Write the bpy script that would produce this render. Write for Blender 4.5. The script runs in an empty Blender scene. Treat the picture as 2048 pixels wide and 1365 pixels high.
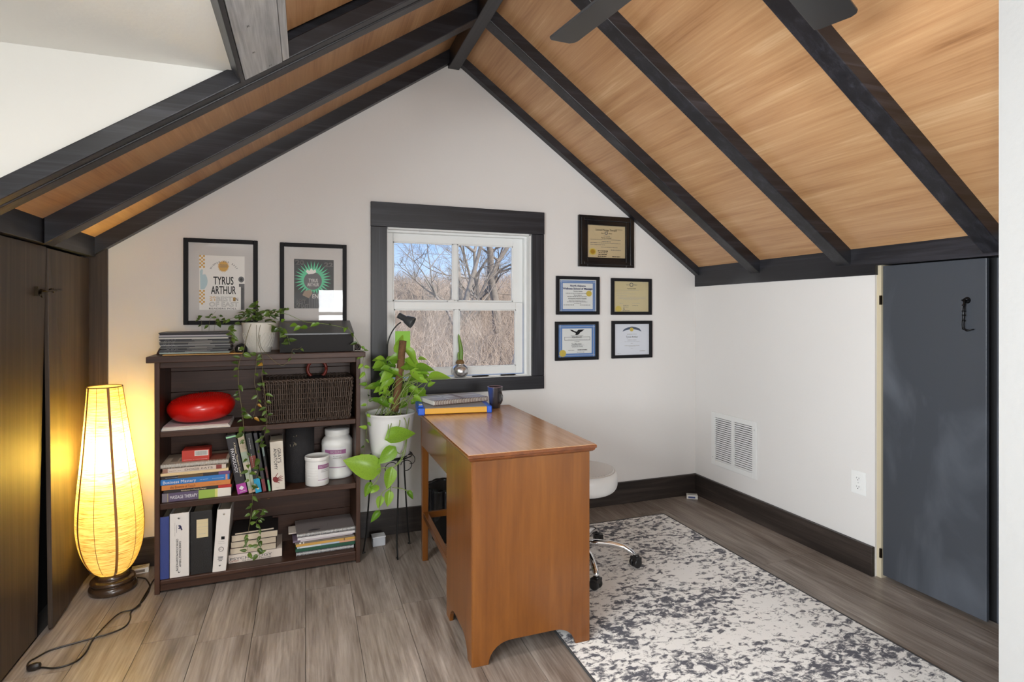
import bpy, bmesh, math, random
from math import sin, cos, pi, radians
from mathutils import Vector, Matrix

scene = bpy.context.scene
COL = scene.collection
random.seed(7)

# ------------------------------------------------------------ camera
F_PX, CY_PX, YAW, CAM_H = 1131.7, 625.7, radians(20.0), 1.27
cam_d = bpy.data.cameras.new('camera')
cam_d.sensor_width = 36.0
cam_d.lens = F_PX * 36.0 / 2048.0
cam_d.shift_y = -(682.5 - CY_PX) / 2048.0
cam_d.clip_start = 0.05
cam_d.clip_end = 500
cam = bpy.data.objects.new('camera', cam_d)
COL.objects.link(cam)
cam.location = (0, 0, CAM_H)
cam.rotation_euler = (radians(90), 0, -YAW)
scene.camera = cam

# ------------------------------------------------------------ sky, sun, daylight, exposure
world = bpy.data.worlds.new('sky')
scene.world = world
world.use_nodes = True
wn = world.node_tree.nodes
wl = world.node_tree.links
wn.clear()
w_out = wn.new('ShaderNodeOutputWorld')
w_bg = wn.new('ShaderNodeBackground')
w_tc = wn.new('ShaderNodeTexCoord')
w_sep = wn.new('ShaderNodeSeparateXYZ')
w_ramp = wn.new('ShaderNodeValToRGB')                 # clear winter sky by elevation only
for p_, c_ in ((0.0, (0.52, 0.62, 0.74, 1)), (0.07, (0.42, 0.58, 0.82, 1)), (0.16, (0.27, 0.47, 0.83, 1)), (0.5, (0.14, 0.31, 0.72, 1)), (1.0, (0.09, 0.22, 0.60, 1))):
    el = w_ramp.color_ramp.elements
    if p_ in (0.0, 1.0): k_ = el[0 if p_ == 0.0 else len(el) - 1]
    else: k_ = el.new(p_)
    k_.color = c_
wl.new(w_tc.outputs['Generated'], w_sep.inputs[0])
wl.new(w_sep.outputs[2], w_ramp.inputs[0])
w_bg.inputs['Strength'].default_value = 0.82
wl.new(w_ramp.outputs[0], w_bg.inputs['Color'])
wl.new(w_bg.outputs[0], w_out.inputs['Surface'])

def make_light(name, kind, loc, energy, color, rot=(0, 0, 0), size=None, size_y=None, radius=None, angle=None):
    d = bpy.data.lights.new(name, kind)
    d.energy = energy
    d.color = color
    if kind == 'AREA':
        d.shape = 'RECTANGLE'
        d.size = size
        d.size_y = size_y
    if radius is not None:
        d.shadow_soft_size = radius
    if angle is not None:
        d.angle = angle
    o = bpy.data.objects.new(name, d)
    COL.objects.link(o)
    o.location = loc
    o.rotation_euler = rot
    return o

# winter sun: comes over the right roof slope, lights the trees, enters no window
make_light('sun', 'SUN', (6, -8, 12), 3.5, (1.0, 0.95, 0.88), (radians(48), 0, radians(28)), angle=radians(1.0))
# daylight in the dormer window (left of the camera) and in the gable window behind the camera
make_light('dormer_window_daylight', 'AREA', (-1.495, -0.30, 1.42), 80, (0.91, 0.965, 1.0), (0, radians(-90), 0), size=1.0, size_y=1.8).data.spread = radians(126)
make_light('rear_window_daylight', 'AREA', (0.68, -2.398, 1.25), 54, (0.97, 0.985, 1.0), (radians(90), 0, 0), size=1.06, size_y=0.78)

vs = scene.view_settings
vs.view_transform = 'Standard'
vs.look = 'None'
vs.exposure = 0.83
vs.gamma = 1.0
vs.use_curve_mapping = False

# ------------------------------------------------------------ photo pixel -> direction
def ray(x, y):
    s, c = sin(YAW), cos(YAW)
    u, v = (x - 1024) / F_PX, (CY_PX - y) / F_PX
    return Vector((s + c * u, c - s * u, v))
CAM = Vector((0, 0, CAM_H))
def onY(x, y, Y): d = ray(x, y); return CAM + d * (Y / d.y)
def onX(x, y, X): d = ray(x, y); return CAM + d * (X / d.x)
def onZ(x, y, z): d = ray(x, y); return CAM + d * ((z - CAM_H) / d.z)

# ------------------------------------------------------------ mesh helpers
class MB:
    def __init__(s): s.v = []; s.f = []; s.sm = []
    def quad(s, pts, smooth=False):
        n = len(s.v); s.v += [tuple(p) for p in pts]; s.f.append(tuple(range(n, n + len(pts)))); s.sm.append(smooth); return s
    def box(s, a, b, m=None):
        (x0, y0, z0), (x1, y1, z1) = a, b
        x0, x1 = min(x0, x1), max(x0, x1); y0, y1 = min(y0, y1), max(y0, y1); z0, z1 = min(z0, z1), max(z0, z1)
        P = [Vector(p) for p in ((x0,y0,z0),(x1,y0,z0),(x1,y1,z0),(x0,y1,z0),(x0,y0,z1),(x1,y0,z1),(x1,y1,z1),(x0,y1,z1))]
        if m is not None: P = [m @ p for p in P]
        n = len(s.v); s.v += [tuple(p) for p in P]
        for q in ((0,3,2,1),(4,5,6,7),(0,1,5,4),(1,2,6,5),(2,3,7,6),(3,0,4,7)):
            s.f.append(tuple(n + i for i in q)); s.sm.append(False)
        return s
    def hexa(s, P):
        """8 corners, ordered as in box()"""
        n = len(s.v); s.v += [tuple(p) for p in P]
        for q in ((0,3,2,1),(4,5,6,7),(0,1,5,4),(1,2,6,5),(2,3,7,6),(3,0,4,7)):
            s.f.append(tuple(n + i for i in q)); s.sm.append(False)
        return s
    def prism(s, pts, vec, smooth=False):
        """polygon pts extruded by vec"""
        vec = Vector(vec); pts = [Vector(p) for p in pts]; k = len(pts); n = len(s.v)
        s.v += [tuple(p) for p in pts] + [tuple(p + vec) for p in pts]
        s.f.append(tuple(range(n + k - 1, n - 1, -1))); s.sm.append(False)
        s.f.append(tuple(range(n + k, n + 2 * k))); s.sm.append(False)
        for i in range(k):
            j = (i + 1) % k
            s.f.append((n + i, n + j, n + k + j, n + k + i)); s.sm.append(smooth)
        return s
    def lathe(s, prof, c=(0, 0, 0), seg=32, m=None, cap=True):
        """prof: list of (r, z)"""
        n = len(s.v); k = len(prof)
        for i in range(seg):
            a = 2 * pi * i / seg
            for r, z in prof:
                p = Vector((c[0] + r * cos(a), c[1] + r * sin(a), c[2] + z))
                s.v.append(tuple(m @ p if m is not None else p))
        for i in range(seg):
            j = (i + 1) % seg
            for q in range(k - 1):
                s.f.append((n + i*k + q, n + j*k + q, n + j*k + q + 1, n + i*k + q + 1)); s.sm.append(True)
        if cap:
            if prof[0][0] > 1e-6: s.f.append(tuple(n + i*k for i in range(seg - 1, -1, -1))); s.sm.append(False)
            if prof[-1][0] > 1e-6: s.f.append(tuple(n + i*k + k - 1 for i in range(seg))); s.sm.append(False)
        return s
    def tube(s, pts, r, seg=6, cap=True):
        """pts: polyline, r: radius or list of radii"""
        pts = [Vector(p) for p in pts]; k = len(pts)
        if not isinstance(r, (list, tuple)): r = [r] * k
        n = len(s.v)
        t0 = (pts[1] - pts[0]).normalized()
        up = Vector((0, 0, 1)) if abs(t0.z) < 0.9 else Vector((1, 0, 0))
        nx = t0.cross(up).normalized()
        for i, p in enumerate(pts):
            t = (pts[min(i + 1, k - 1)] - pts[max(i - 1, 0)])
            t = t.normalized() if t.length > 1e-9 else t0
            nx = (nx - t * nx.dot(t))
            nx = nx.normalized() if nx.length > 1e-6 else t.orthogonal().normalized()
            ny = t.cross(nx)
            for a in range(seg):
                w = 2 * pi * a / seg
                s.v.append(tuple(p + (nx * cos(w) + ny * sin(w)) * r[i]))
        for i in range(k - 1):
            for a in range(seg):
                b = (a + 1) % seg
                s.f.append((n + i*seg + a, n + i*seg + b, n + (i+1)*seg + b, n + (i+1)*seg + a)); s.sm.append(True)
        if cap:
            s.f.append(tuple(n + a for a in range(seg - 1, -1, -1))); s.sm.append(False)
            s.f.append(tuple(n + (k-1)*seg + a for a in range(seg))); s.sm.append(False)
        return s
    def grid(s, fn, nu, nv, smooth=True, close_u=False):
        n = len(s.v)
        for i in range(nu + 1):
            for j in range(nv + 1): s.v.append(tuple(fn(i / nu, j / nv)))
        for i in range(nu):
            for j in range(nv):
                a = n + i*(nv+1) + j
                s.f.append((a, a + nv + 1, a + nv + 2, a + 1)); s.sm.append(smooth)
        return s
    def mesh(s, name):
        me = bpy.data.meshes.new(name)
        me.from_pydata(s.v, [], s.f)
        me.polygons.foreach_set('use_smooth', s.sm)
        me.update()
        return me
    def build(s, name, mat=None, parent=None, bevel=0, seg=2, kind=None, fix=False):
        me = s.mesh(name)
        if fix:
            bm = bmesh.new(); bm.from_mesh(me); bmesh.ops.recalc_face_normals(bm, faces=bm.faces); bm.to_mesh(me); bm.free()
        return link(name, me, mat, parent, bevel, seg, kind)

def link(name, me, mat=None, parent=None, bevel=0, seg=2, kind=None):
    o = bpy.data.objects.new(name, me)
    COL.objects.link(o)
    if mat is not None and not me.materials: me.materials.append(mat)
    if parent is not None: o.parent = parent
    if bevel:
        b = o.modifiers.new('bevel', 'BEVEL'); b.width = bevel; b.segments = seg; b.limit_method = 'ANGLE'; b.angle_limit = radians(40)
    if kind: o['kind'] = kind
    return o

def empty(name, loc=(0, 0, 0), rz=0, mat=None):
    o = bpy.data.objects.new(name, None); COL.objects.link(o)
    o.empty_display_size = 0.05
    if mat is not None: o.matrix_world = mat
    else: o.location = loc; o.rotation_euler = (0, 0, rz)
    return o

def tag(o, label, cat, group=None, kind=None):
    o['label'] = label; o['category'] = cat
    if group: o['group'] = group
    if kind: o['kind'] = kind
    return o

def frame(origin, r, u):
    """matrix: x axis r, y axis u, z axis r x u"""
    r = Vector(r).normalized(); u = Vector(u).normalized(); n = r.cross(u).normalized()
    m = Matrix((r, u, n)).transposed().to_4x4(); m.translation = Vector(origin); return m

def lettering(text, size, m, mat, parent=None, align='LEFT', width=None, bold=0.0, name='lettering', outline=False, space=1.0):
    """flat lettering; m places the text plane (baseline at origin). width: scale x to fit this width"""
    c = bpy.data.curves.new('text', 'FONT')
    c.body = text; c.size = size; c.align_x = align; c.offset = bold; c.resolution_u = 3
    c.space_character = space
    if outline: c.fill_mode = 'NONE'; c.bevel_depth = size * 0.018; c.bevel_resolution = 0
    else: c.extrude = 0.0002
    t = bpy.data.objects.new('text', c); COL.objects.link(t)
    me = bpy.data.meshes.new_from_object(t)
    bpy.data.objects.remove(t); bpy.data.curves.remove(c)
    if len(me.vertices) == 0: return None
    if width:
        xs = [v.co.x for v in me.vertices]; w = max(xs) - min(xs)
        me.transform(Matrix.Scale(width / w, 4, (1, 0, 0)))
    me.transform(m)
    me.materials.clear()
    return link(name, me, mat, parent)

# smooth profile
def smooth_prof(p, k=4):
    out = []
    for i in range(len(p) - 1):
        p0 = p[max(i - 1, 0)]; p1 = p[i]; p2 = p[i + 1]; p3 = p[min(i + 2, len(p) - 1)]
        for j in range(k):
            t = j / k
            f = lambda a, b_, c, d: 0.5 * ((2 * b_) + (-a + c) * t + (2 * a - 5 * b_ + 4 * c - d) * t * t + (-a + 3 * b_ - 3 * c + d) * t ** 3)
            out.append((max(0, f(p0[0], p1[0], p2[0], p3[0])), f(p0[1], p1[1], p2[1], p3[1])))
    out.append(p[-1]); return out

# ------------------------------------------------------------ materials
def new_mat(name):
    m = bpy.data.materials.new(name); m.use_nodes = True
    nt = m.node_tree
    return m, nt, nt.nodes, nt.links, nt.nodes['Principled BSDF']

def rgb(r, g, b):
    f = lambda c: ((c / 255 + 0.055) / 1.055) ** 2.4 if c / 255 > 0.04045 else c / 255 / 12.92
    return (f(r), f(g), f(b), 1)

def plain(name, col, rough=0.5, metal=0.0, spec=0.5, vary=0.0, scale=20.0, bump=0.0, bscale=200.0, coat=0.0, subsurf=0.0, trans=0.0):
    m, nt, N, L, B = new_mat(name)
    B.inputs['Base Color'].default_value = col
    B.inputs['Roughness'].default_value = rough
    B.inputs['Metallic'].default_value = metal
    B.inputs['Specular IOR Level'].default_value = spec
    B.inputs['Coat Weight'].default_value = coat
    B.inputs['Coat Roughness'].default_value = 0.12
    if vary or bump:
        tc = N.new('ShaderNodeTexCoord')
    if vary:
        nz = N.new('ShaderNodeTexNoise'); nz.inputs['Scale'].default_value = scale; nz.inputs['Detail'].default_value = 5
        L.new(tc.outputs['Object'], nz.inputs['Vector'])
        mx = N.new('ShaderNodeMix'); mx.data_type = 'RGBA'
        d = tuple(max(0, c * (1 - vary)) for c in col[:3]) + (1,); u = tuple(min(1, c * (1 + vary)) for c in col[:3]) + (1,)
        mx.inputs[6].default_value = d; mx.inputs[7].default_value = u
        L.new(nz.outputs['Fac'], mx.inputs[0]); L.new(mx.outputs[2], B.inputs['Base Color'])
    if bump:
        nb = N.new('ShaderNodeTexNoise'); nb.inputs['Scale'].default_value = bscale; nb.inputs['Detail'].default_value = 3
        L.new(tc.outputs['Object'], nb.inputs['Vector'])
        bp = N.new('ShaderNodeBump'); bp.inputs['Strength'].default_value = bump; bp.inputs['Distance'].default_value = 0.004
        L.new(nb.outputs['Fac'], bp.inputs['Height']); L.new(bp.outputs[0], B.inputs['Normal'])
    return m

def ramp(N, stops):
    r = N.new('ShaderNodeValToRGB'); e = r.color_ramp.elements
    e[0].position, e[0].color = stops[0]; e[1].position, e[1].color = stops[-1]
    for p, c in stops[1:-1]:
        x = e.new(p); x.color = c
    return r

def wood(name, stops, axis='Y', long=1.2, across=14.0, rough=0.45, bump=0.15, rand=True, spec=0.5, coat=0.0, fine=0.25, knots=0.0, vary=0.0, sheen_mask=None):
    """grain runs along axis (object space); stops: colour ramp for the grain value"""
    m, nt, N, L, B = new_mat(name)
    tc = N.new('ShaderNodeTexCoord')
    vec = tc.outputs['Object']
    if rand:
        oi = N.new('ShaderNodeObjectInfo')
        sc = N.new('ShaderNodeVectorMath'); sc.operation = 'SCALE'; sc.inputs[0].default_value = (37.0, 53.0, 29.0)
        L.new(oi.outputs['Random'], sc.inputs['Scale'])
        ad = N.new('ShaderNodeVectorMath'); ad.operation = 'ADD'
        L.new(vec, ad.inputs[0]); L.new(sc.outputs[0], ad.inputs[1]); vec = ad.outputs[0]
    mp = N.new('ShaderNodeMapping')
    s = [across] * 3; s['XYZ'.index(axis)] = long
    mp.inputs['Scale'].default_value = s
    L.new(vec, mp.inputs['Vector'])
    n1 = N.new('ShaderNodeTexNoise'); n1.inputs['Scale'].default_value = 1.0; n1.inputs['Detail'].default_value = 8
    n1.inputs['Roughness'].default_value = 0.62; n1.inputs['Distortion'].default_value = 0.6
    L.new(mp.outputs[0], n1.inputs['Vector'])
    mp2 = N.new('ShaderNodeMapping'); s2 = [across * 9] * 3; s2['XYZ'.index(axis)] = long * 3
    mp2.inputs['Scale'].default_value = s2; L.new(vec, mp2.inputs['Vector'])
    n2 = N.new('ShaderNodeTexNoise'); n2.inputs['Scale'].default_value = 1.0; n2.inputs['Detail'].default_value = 4
    L.new(mp2.outputs[0], n2.inputs['Vector'])
    mx = N.new('ShaderNodeMix'); mx.data_type = 'FLOAT'; mx.inputs[0].default_value = fine
    L.new(n1.outputs['Fac'], mx.inputs[2]); L.new(n2.outputs['Fac'], mx.inputs[3])
    r = ramp(N, stops); L.new(mx.outputs[0], r.inputs[0])
    colout = r.outputs[0]
    if vary:
        oi2 = N.new('ShaderNodeObjectInfo')
        mr = N.new('ShaderNodeMapRange'); mr.inputs[3].default_value = 1 - vary; mr.inputs[4].default_value = 1 + vary
        L.new(oi2.outputs['Random'], mr.inputs[0])
        mu = N.new('ShaderNodeVectorMath'); mu.operation = 'SCALE'
        L.new(colout, mu.inputs[0]); L.new(mr.outputs[0], mu.inputs['Scale']); colout = mu.outputs[0]
    L.new(colout, B.inputs['Base Color'])
    B.inputs['Roughness'].default_value = rough
    B.inputs['Specular IOR Level'].default_value = spec
    B.inputs['Coat Weight'].default_value = coat; B.inputs['Coat Roughness'].default_value = 0.18
    if bump:
        bp = N.new('ShaderNodeBump'); bp.inputs['Strength'].default_value = bump; bp.inputs['Distance'].default_value = 0.002
        L.new(mx.outputs[0], bp.inputs['Height']); L.new(bp.outputs[0], B.inputs['Normal'])
    return m

def smudged(name, c0, c1, scale=3.0, stretch=(1, 1, 1), rough=0.45, lo=0.45, hi=0.75, grain=None):
    """painted/stained board with cloudy worn patches"""
    m, nt, N, L, B = new_mat(name)
    tc = N.new('ShaderNodeTexCoord'); mp = N.new('ShaderNodeMapping'); mp.inputs['Scale'].default_value = stretch
    L.new(tc.outputs['Object'], mp.inputs['Vector'])
    nz = N.new('ShaderNodeTexNoise'); nz.inputs['Scale'].default_value = scale; nz.inputs['Detail'].default_value = 7; nz.inputs['Distortion'].default_value = 0.8
    L.new(mp.outputs[0], nz.inputs['Vector'])
    r = ramp(N, [(lo, c0), (hi, c1)]); L.new(nz.outputs['Fac'], r.inputs[0])
    L.new(r.outputs[0], B.inputs['Base Color'])
    B.inputs['Roughness'].default_value = rough
    return m

def emit(name, col, strength):
    m = bpy.data.materials.new(name); m.use_nodes = True; N = m.node_tree.nodes; L = m.node_tree.links; N.clear()
    o = N.new('ShaderNodeOutputMaterial'); e = N.new('ShaderNodeEmission')
    e.inputs[0].default_value = col; e.inputs[1].default_value = strength; L.new(e.outputs[0], o.inputs[0]); return m

def pane_glass(name, tint=(1, 1, 1, 1), refl=0.5):
    """thin clear pane: passes straight through, mirrors at its surface by Fresnel"""
    m = bpy.data.materials.new(name); m.use_nodes = True; N = m.node_tree.nodes; L = m.node_tree.links; N.clear()
    o = N.new('ShaderNodeOutputMaterial'); t = N.new('ShaderNodeBsdfTransparent'); t.inputs[0].default_value = tint
    g = N.new('ShaderNodeBsdfGlossy'); g.inputs['Roughness'].default_value = 0.01
    fr = N.new('ShaderNodeFresnel'); fr.inputs[0].default_value = 1.5
    ml = N.new('ShaderNodeMath'); ml.operation = 'MULTIPLY'; ml.inputs[1].default_value = refl * 2
    L.new(fr.outputs[0], ml.inputs[0])
    mx = N.new('ShaderNodeMixShader'); L.new(ml.outputs[0], mx.inputs[0]); L.new(t.outputs[0], mx.inputs[1]); L.new(g.outputs[0], mx.inputs[2])
    L.new(mx.outputs[0], o.inputs[0]); return m

def leaf_mat(name, c0, c1, trans=0.35):
    m = bpy.data.materials.new(name); m.use_nodes = True; N = m.node_tree.nodes; L = m.node_tree.links
    B = N['Principled BSDF']; o = N['Material Output']
    oi = N.new('ShaderNodeObjectInfo'); tc = N.new('ShaderNodeTexCoord')
    nz = N.new('ShaderNodeTexNoise'); nz.inputs['Scale'].default_value = 25; L.new(tc.outputs['Object'], nz.inputs['Vector'])
    ad = N.new('ShaderNodeMath'); ad.operation = 'ADD'; L.new(oi.outputs['Random'], ad.inputs[0]); L.new(nz.outputs['Fac'], ad.inputs[1])
    ml = N.new('ShaderNodeMath'); ml.operation = 'MULTIPLY'; ml.inputs[1].default_value = 0.6; L.new(ad.outputs[0], ml.inputs[0])
    r = ramp(N, [(0.1, c0), (0.9, c1)]); L.new(ml.outputs[0], r.inputs[0])
    L.new(r.outputs[0], B.inputs['Base Color']); B.inputs['Roughness'].default_value = 0.28
    t = N.new('ShaderNodeBsdfTranslucent'); L.new(r.outputs[0], t.inputs[0])
    mx = N.new('ShaderNodeMixShader'); mx.inputs[0].default_value = trans
    L.new(B.outputs[0], mx.inputs[1]); L.new(t.outputs[0], mx.inputs[2]); L.new(mx.outputs[0], o.inputs[0]); return m

M = {}
M['wall'] = plain('wall_paint', rgb(224, 221, 218), 0.75, vary=0.02, scale=3, bump=0.08, bscale=90, spec=0.3)
M['closet'] = plain('wall_paint_darkened', rgb(166, 165, 163), 0.8, vary=0.02, scale=3, bump=0.25, bscale=60, spec=0.2)  # off-white wall paint, darkened in colour to offset the strong dormer light
M['cheek'] = plain('wall_paint_cool', rgb(230, 229, 224), 0.75, vary=0.02, scale=3, bump=0.12, bscale=60, spec=0.3)
blk = [(0.30, (0.004, 0.004, 0.006, 1)), (0.5, (0.011, 0.011, 0.015, 1)), (0.66, (0.034, 0.034, 0.044, 1)), (0.8, (0.09, 0.095, 0.115, 1))]
M['beam_y'] = wood('dark_beam_wood', blk, 'Y', 0.9, 22, 0.38, 0.25, spec=0.6)
M['beam_r'] = wood('dark_rafter_wood_right', blk, 'X', 1.0, 24, 0.40, 0.25, spec=0.6)
M['beam_z'] = wood('dark_board_wood_upright', blk, 'Z', 0.9, 22, 0.42, 0.2, spec=0.5)
M['beam_x'] = wood('dark_board_wood_level', blk, 'X', 0.9, 22, 0.42, 0.2, spec=0.5)
brn = [(0.30, (0.008, 0.006, 0.005, 1)), (0.5, (0.026, 0.019, 0.016, 1)), (0.68, (0.065, 0.05, 0.042, 1)), (0.85, (0.10, 0.08, 0.07, 1))]
M['base_x'] = wood('stained_baseboard_wood', brn, 'X', 1.2, 20, 0.45, 0.15)
M['base_y'] = wood('stained_baseboard_wood_side', brn, 'Y', 1.2, 20, 0.45, 0.15)
dpl = [(0.25, (0.018, 0.012, 0.008, 1)), (0.5, (0.048, 0.032, 0.022, 1)), (0.75, (0.105, 0.074, 0.050, 1))]
M['door_brown'] = wood('brown_stained_plywood', dpl, 'Z', 0.8, 26, 0.48, 0.12, spec=0.45)
M['door_slate'] = smudged('slate_stained_plywood', (0.050, 0.056, 0.068, 1), (0.17, 0.187, 0.22, 1), 3.2, (1, 1, 0.45), 0.40, 0.48, 0.92)
cl = [(0.24, rgb(120, 80, 50)), (0.35, rgb(170, 123, 82)), (0.47, rgb(190, 144, 101)), (0.58, rgb(200, 156, 112)), (0.74, rgb(224, 188, 146))]
M['ceil'] = wood('honey_laminate_panel', cl, 'Y', 1.0, 15.0, 0.30, 0.03, spec=0.6, fine=0.30)
fl = [(0.26, rgb(70, 61, 54)), (0.40, rgb(112, 100, 91)), (0.55, rgb(146, 135, 126)), (0.74, rgb(182, 172, 164))]
M['floor'] = wood('grey_brown_floor_plank', fl, 'Y', 1.6, 13.0, 0.36, 0.10, spec=0.5, vary=0.13, fine=0.35)
M['subfloor'] = plain('floor_joint_dark', (0.02, 0.017, 0.015, 1), 0.8)
dk = [(0.25, rgb(76, 39, 10)), (0.45, rgb(106, 60, 18)), (0.6, rgb(120, 71, 24)), (0.85, rgb(142, 92, 40))]
dt_ = [(0.25, rgb(160, 112, 72)), (0.45, rgb(194, 148, 106)), (0.6, rgb(208, 164, 122)), (0.85, rgb(224, 188, 150))]
M['desk_top'] = wood('glare_maple_top', dt_, 'Y', 1.2, 12.0, 0.24, 0.05, spec=0.6, coat=0.15, fine=0.35)  # lighter than the desk's maple: window glare on the top put into the colour
M['desk_z'] = wood('honey_maple_upright', dk, 'Z', 1.2, 9.0, 0.30, 0.03, spec=0.5, coat=0.25, fine=0.25)
M['desk_y'] = wood('honey_maple_lengthwise', dk, 'Y', 1.2, 10.0, 0.22, 0.03, spec=0.6, coat=0.6, fine=0.25)
M['desk_rim'] = wood('honey_maple_rim', [(0.3, rgb(84, 42, 18)), (0.7, rgb(132, 76, 36))], 'Y', 1.2, 14.0, 0.28, 0.03, coat=0.3)
sh = [(0.25, (0.018, 0.007, 0.0045, 1)), (0.5, (0.050, 0.021, 0.012, 1)), (0.75, (0.105, 0.050, 0.030, 1))]
M['shelf_x'] = wood('walnut_stained_shelf', sh, 'X', 1.3, 18.0, 0.42, 0.12, spec=0.32)
M['shelf_z'] = wood('walnut_stained_side', sh, 'Z', 1.3, 18.0, 0.42, 0.12, spec=0.32)
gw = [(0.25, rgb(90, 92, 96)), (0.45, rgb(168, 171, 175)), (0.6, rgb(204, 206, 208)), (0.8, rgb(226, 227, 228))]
M['grey_board'] = wood('glare_grey_board', gw, 'Y', 1.6, 16.0, 0.35, 0.2, spec=0.6, fine=0.3)  # silver grey holds the window glare on the header's underside as colour
M['white'] = plain('white_vinyl', rgb(232, 234, 233), 0.35)
M['white_paint'] = plain('white_metal_paint', rgb(228, 228, 226), 0.4)
M['plastic_white'] = plain('white_plastic', rgb(236, 236, 234), 0.3, spec=0.5)
M['plastic_shadow'] = plain('dark_slot', (0.01, 0.01, 0.01, 1), 0.8)
M['glass'] = pane_glass('window_pane', refl=0.5)
M['pic_glass'] = pane_glass('picture_glass', refl=0.2)
M['black'] = plain('black_frame_paint', (0.008, 0.008, 0.010, 1), 0.6, spec=0.25)
M['black_gloss'] = plain('black_gloss_paint', (0.008, 0.008, 0.009, 1), 0.22, coat=0.3)
M['black_matte'] = plain('black_matte', (0.010, 0.010, 0.011, 1), 0.7)
M['black_metal'] = plain('black_wire_metal', (0.012, 0.012, 0.012, 1), 0.4, metal=0.4)
M['chrome'] = plain('chrome', (0.82, 0.82, 0.83, 1), 0.08, metal=1.0)
M['steel'] = plain('wire_steel', (0.6, 0.6, 0.6, 1), 0.3, metal=1.0)
M['bronze'] = plain('antique_bronze', (0.05, 0.035, 0.02, 1), 0.35, metal=0.9)
M['iron'] = plain('black_iron', (0.01, 0.01, 0.011, 1), 0.3, metal=0.7)
M['fan'] = plain('charcoal_fan_blade', (0.030, 0.031, 0.033, 1), 0.32, spec=0.6)
M['paper'] = plain('white_paper', rgb(232, 228, 220), 0.7, spec=0.2)
M['page'] = plain('page_edges', rgb(214, 200, 178), 0.8, vary=0.12, scale=300, spec=0.2)
M['cream'] = plain('cream_paper', rgb(214, 198, 160), 0.7, spec=0.2)
M['ink'] = plain('black_ink', (0.008, 0.008, 0.009, 1), 0.6, spec=0.2)
M['ink_grey'] = plain('grey_ink', (0.16, 0.16, 0.16, 1), 0.6, spec=0.2)
M['ink_lite'] = plain('pale_ink', (0.42, 0.40, 0.38, 1), 0.6, spec=0.2)
M['gold'] = plain('gold_seal', rgb(206, 164, 64), 0.35, metal=0.6)
def pc(name, r, g, b, rough=0.5, **k):
    M[name] = plain(name.replace('_', ' '), rgb(r, g, b), rough, **k); return M[name]
pc('print_white', 236, 232, 226); pc('mat_board', 205, 200, 196, 0.7); pc('print_gold', 214, 164, 72)
pc('print_grey', 96, 94, 96); pc('print_black', 22, 22, 24); pc('print_green', 88, 200, 150); pc('print_ltblue', 184, 206, 210)
pc('cert_blue', 92, 130, 186, 0.6); pc('cert_white', 226, 228, 226, 0.6); pc('cert_cream', 206, 192, 150, 0.6); pc('cert_tan', 204, 184, 146, 0.6)
pc('seal_yellow', 206, 184, 84, 0.4)

# rug: worn pale field with grey blotches
m, nt, N, L, B = new_mat('distressed_rug')
tc = N.new('ShaderNodeTexCoord'); mp = N.new('ShaderNodeMapping'); mp.inputs['Scale'].default_value = (0.75, 1.15, 1)
L.new(tc.outputs['Object'], mp.inputs['Vector'])
na = N.new('ShaderNodeTexNoise'); na.inputs['Scale'].default_value = 3.2; na.inputs['Detail'].default_value = 3
nb = N.new('ShaderNodeTexNoise'); nb.inputs['Scale'].default_value = 36; nb.inputs['Detail'].default_value = 9; nb.inputs['Roughness'].default_value = 0.68; nb.inputs['Distortion'].default_value = 0.5
L.new(mp.outputs[0], na.inputs['Vector']); L.new(mp.outputs[0], nb.inputs['Vector'])
mx = N.new('ShaderNodeMix'); mx.data_type = 'FLOAT'; mx.inputs[0].default_value = 0.70
L.new(na.outputs['Fac'], mx.inputs[2]); L.new(nb.outputs['Fac'], mx.inputs[3])
r = ramp(N, [(0.495, rgb(240, 238, 235)), (0.53, rgb(170, 168, 168)), (0.565, rgb(98, 99, 107))])
L.new(mx.outputs[0], r.inputs[0]); L.new(r.outputs[0], B.inputs['Base Color'])
B.inputs['Roughness'].default_value = 0.95; B.inputs['Specular IOR Level'].default_value = 0.1
nw = N.new('ShaderNodeTexNoise'); nw.inputs['Scale'].default_value = 420
L.new(tc.outputs['Object'], nw.inputs['Vector'])
bp = N.new('ShaderNodeBump'); bp.inputs['Strength'].default_value = 0.6; bp.inputs['Distance'].default_value = 0.003
L.new(nw.outputs['Fac'], bp.inputs['Height']); L.new(bp.outputs[0], B.inputs['Normal'])
M['rug'] = m
M['rug_edge'] = plain('rug_binding', (0.035, 0.035, 0.037, 1), 0.9)

# lamp shade: raw-silk fibres, lets the bulb glow through
m = bpy.data.materials.new('raw_silk_shade'); m.use_nodes = True; N = m.node_tree.nodes; L = m.node_tree.links; N.clear()
o = N.new('ShaderNodeOutputMaterial'); tc = N.new('ShaderNodeTexCoord'); mp = N.new('ShaderNodeMapping'); mp.inputs['Scale'].default_value = (9, 9, 150)
L.new(tc.outputs['Object'], mp.inputs['Vector'])
nz = N.new('ShaderNodeTexNoise'); nz.inputs['Scale'].default_value = 1.6; nz.inputs['Detail'].default_value = 6; nz.inputs['Roughness'].default_value = 0.7
L.new(mp.outputs[0], nz.inputs['Vector'])
r = ramp(N, [(0.33, rgb(136, 104, 56)), (0.44, rgb(206, 184, 132)), (0.6, rgb(238, 226, 186))]); L.new(nz.outputs['Fac'], r.inputs[0])
d = N.new('ShaderNodeBsdfDiffuse'); t = N.new('ShaderNodeBsdfTranslucent'); L.new(r.outputs[0], d.inputs[0]); L.new(r.outputs[0], t.inputs[0])
mx = N.new('ShaderNodeMixShader'); mx.inputs[0].default_value = 0.42; L.new(d.outputs[0], mx.inputs[1]); L.new(t.outputs[0], mx.inputs[2]); L.new(mx.outputs[0], o.inputs[0])
M['shade'] = m
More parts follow.
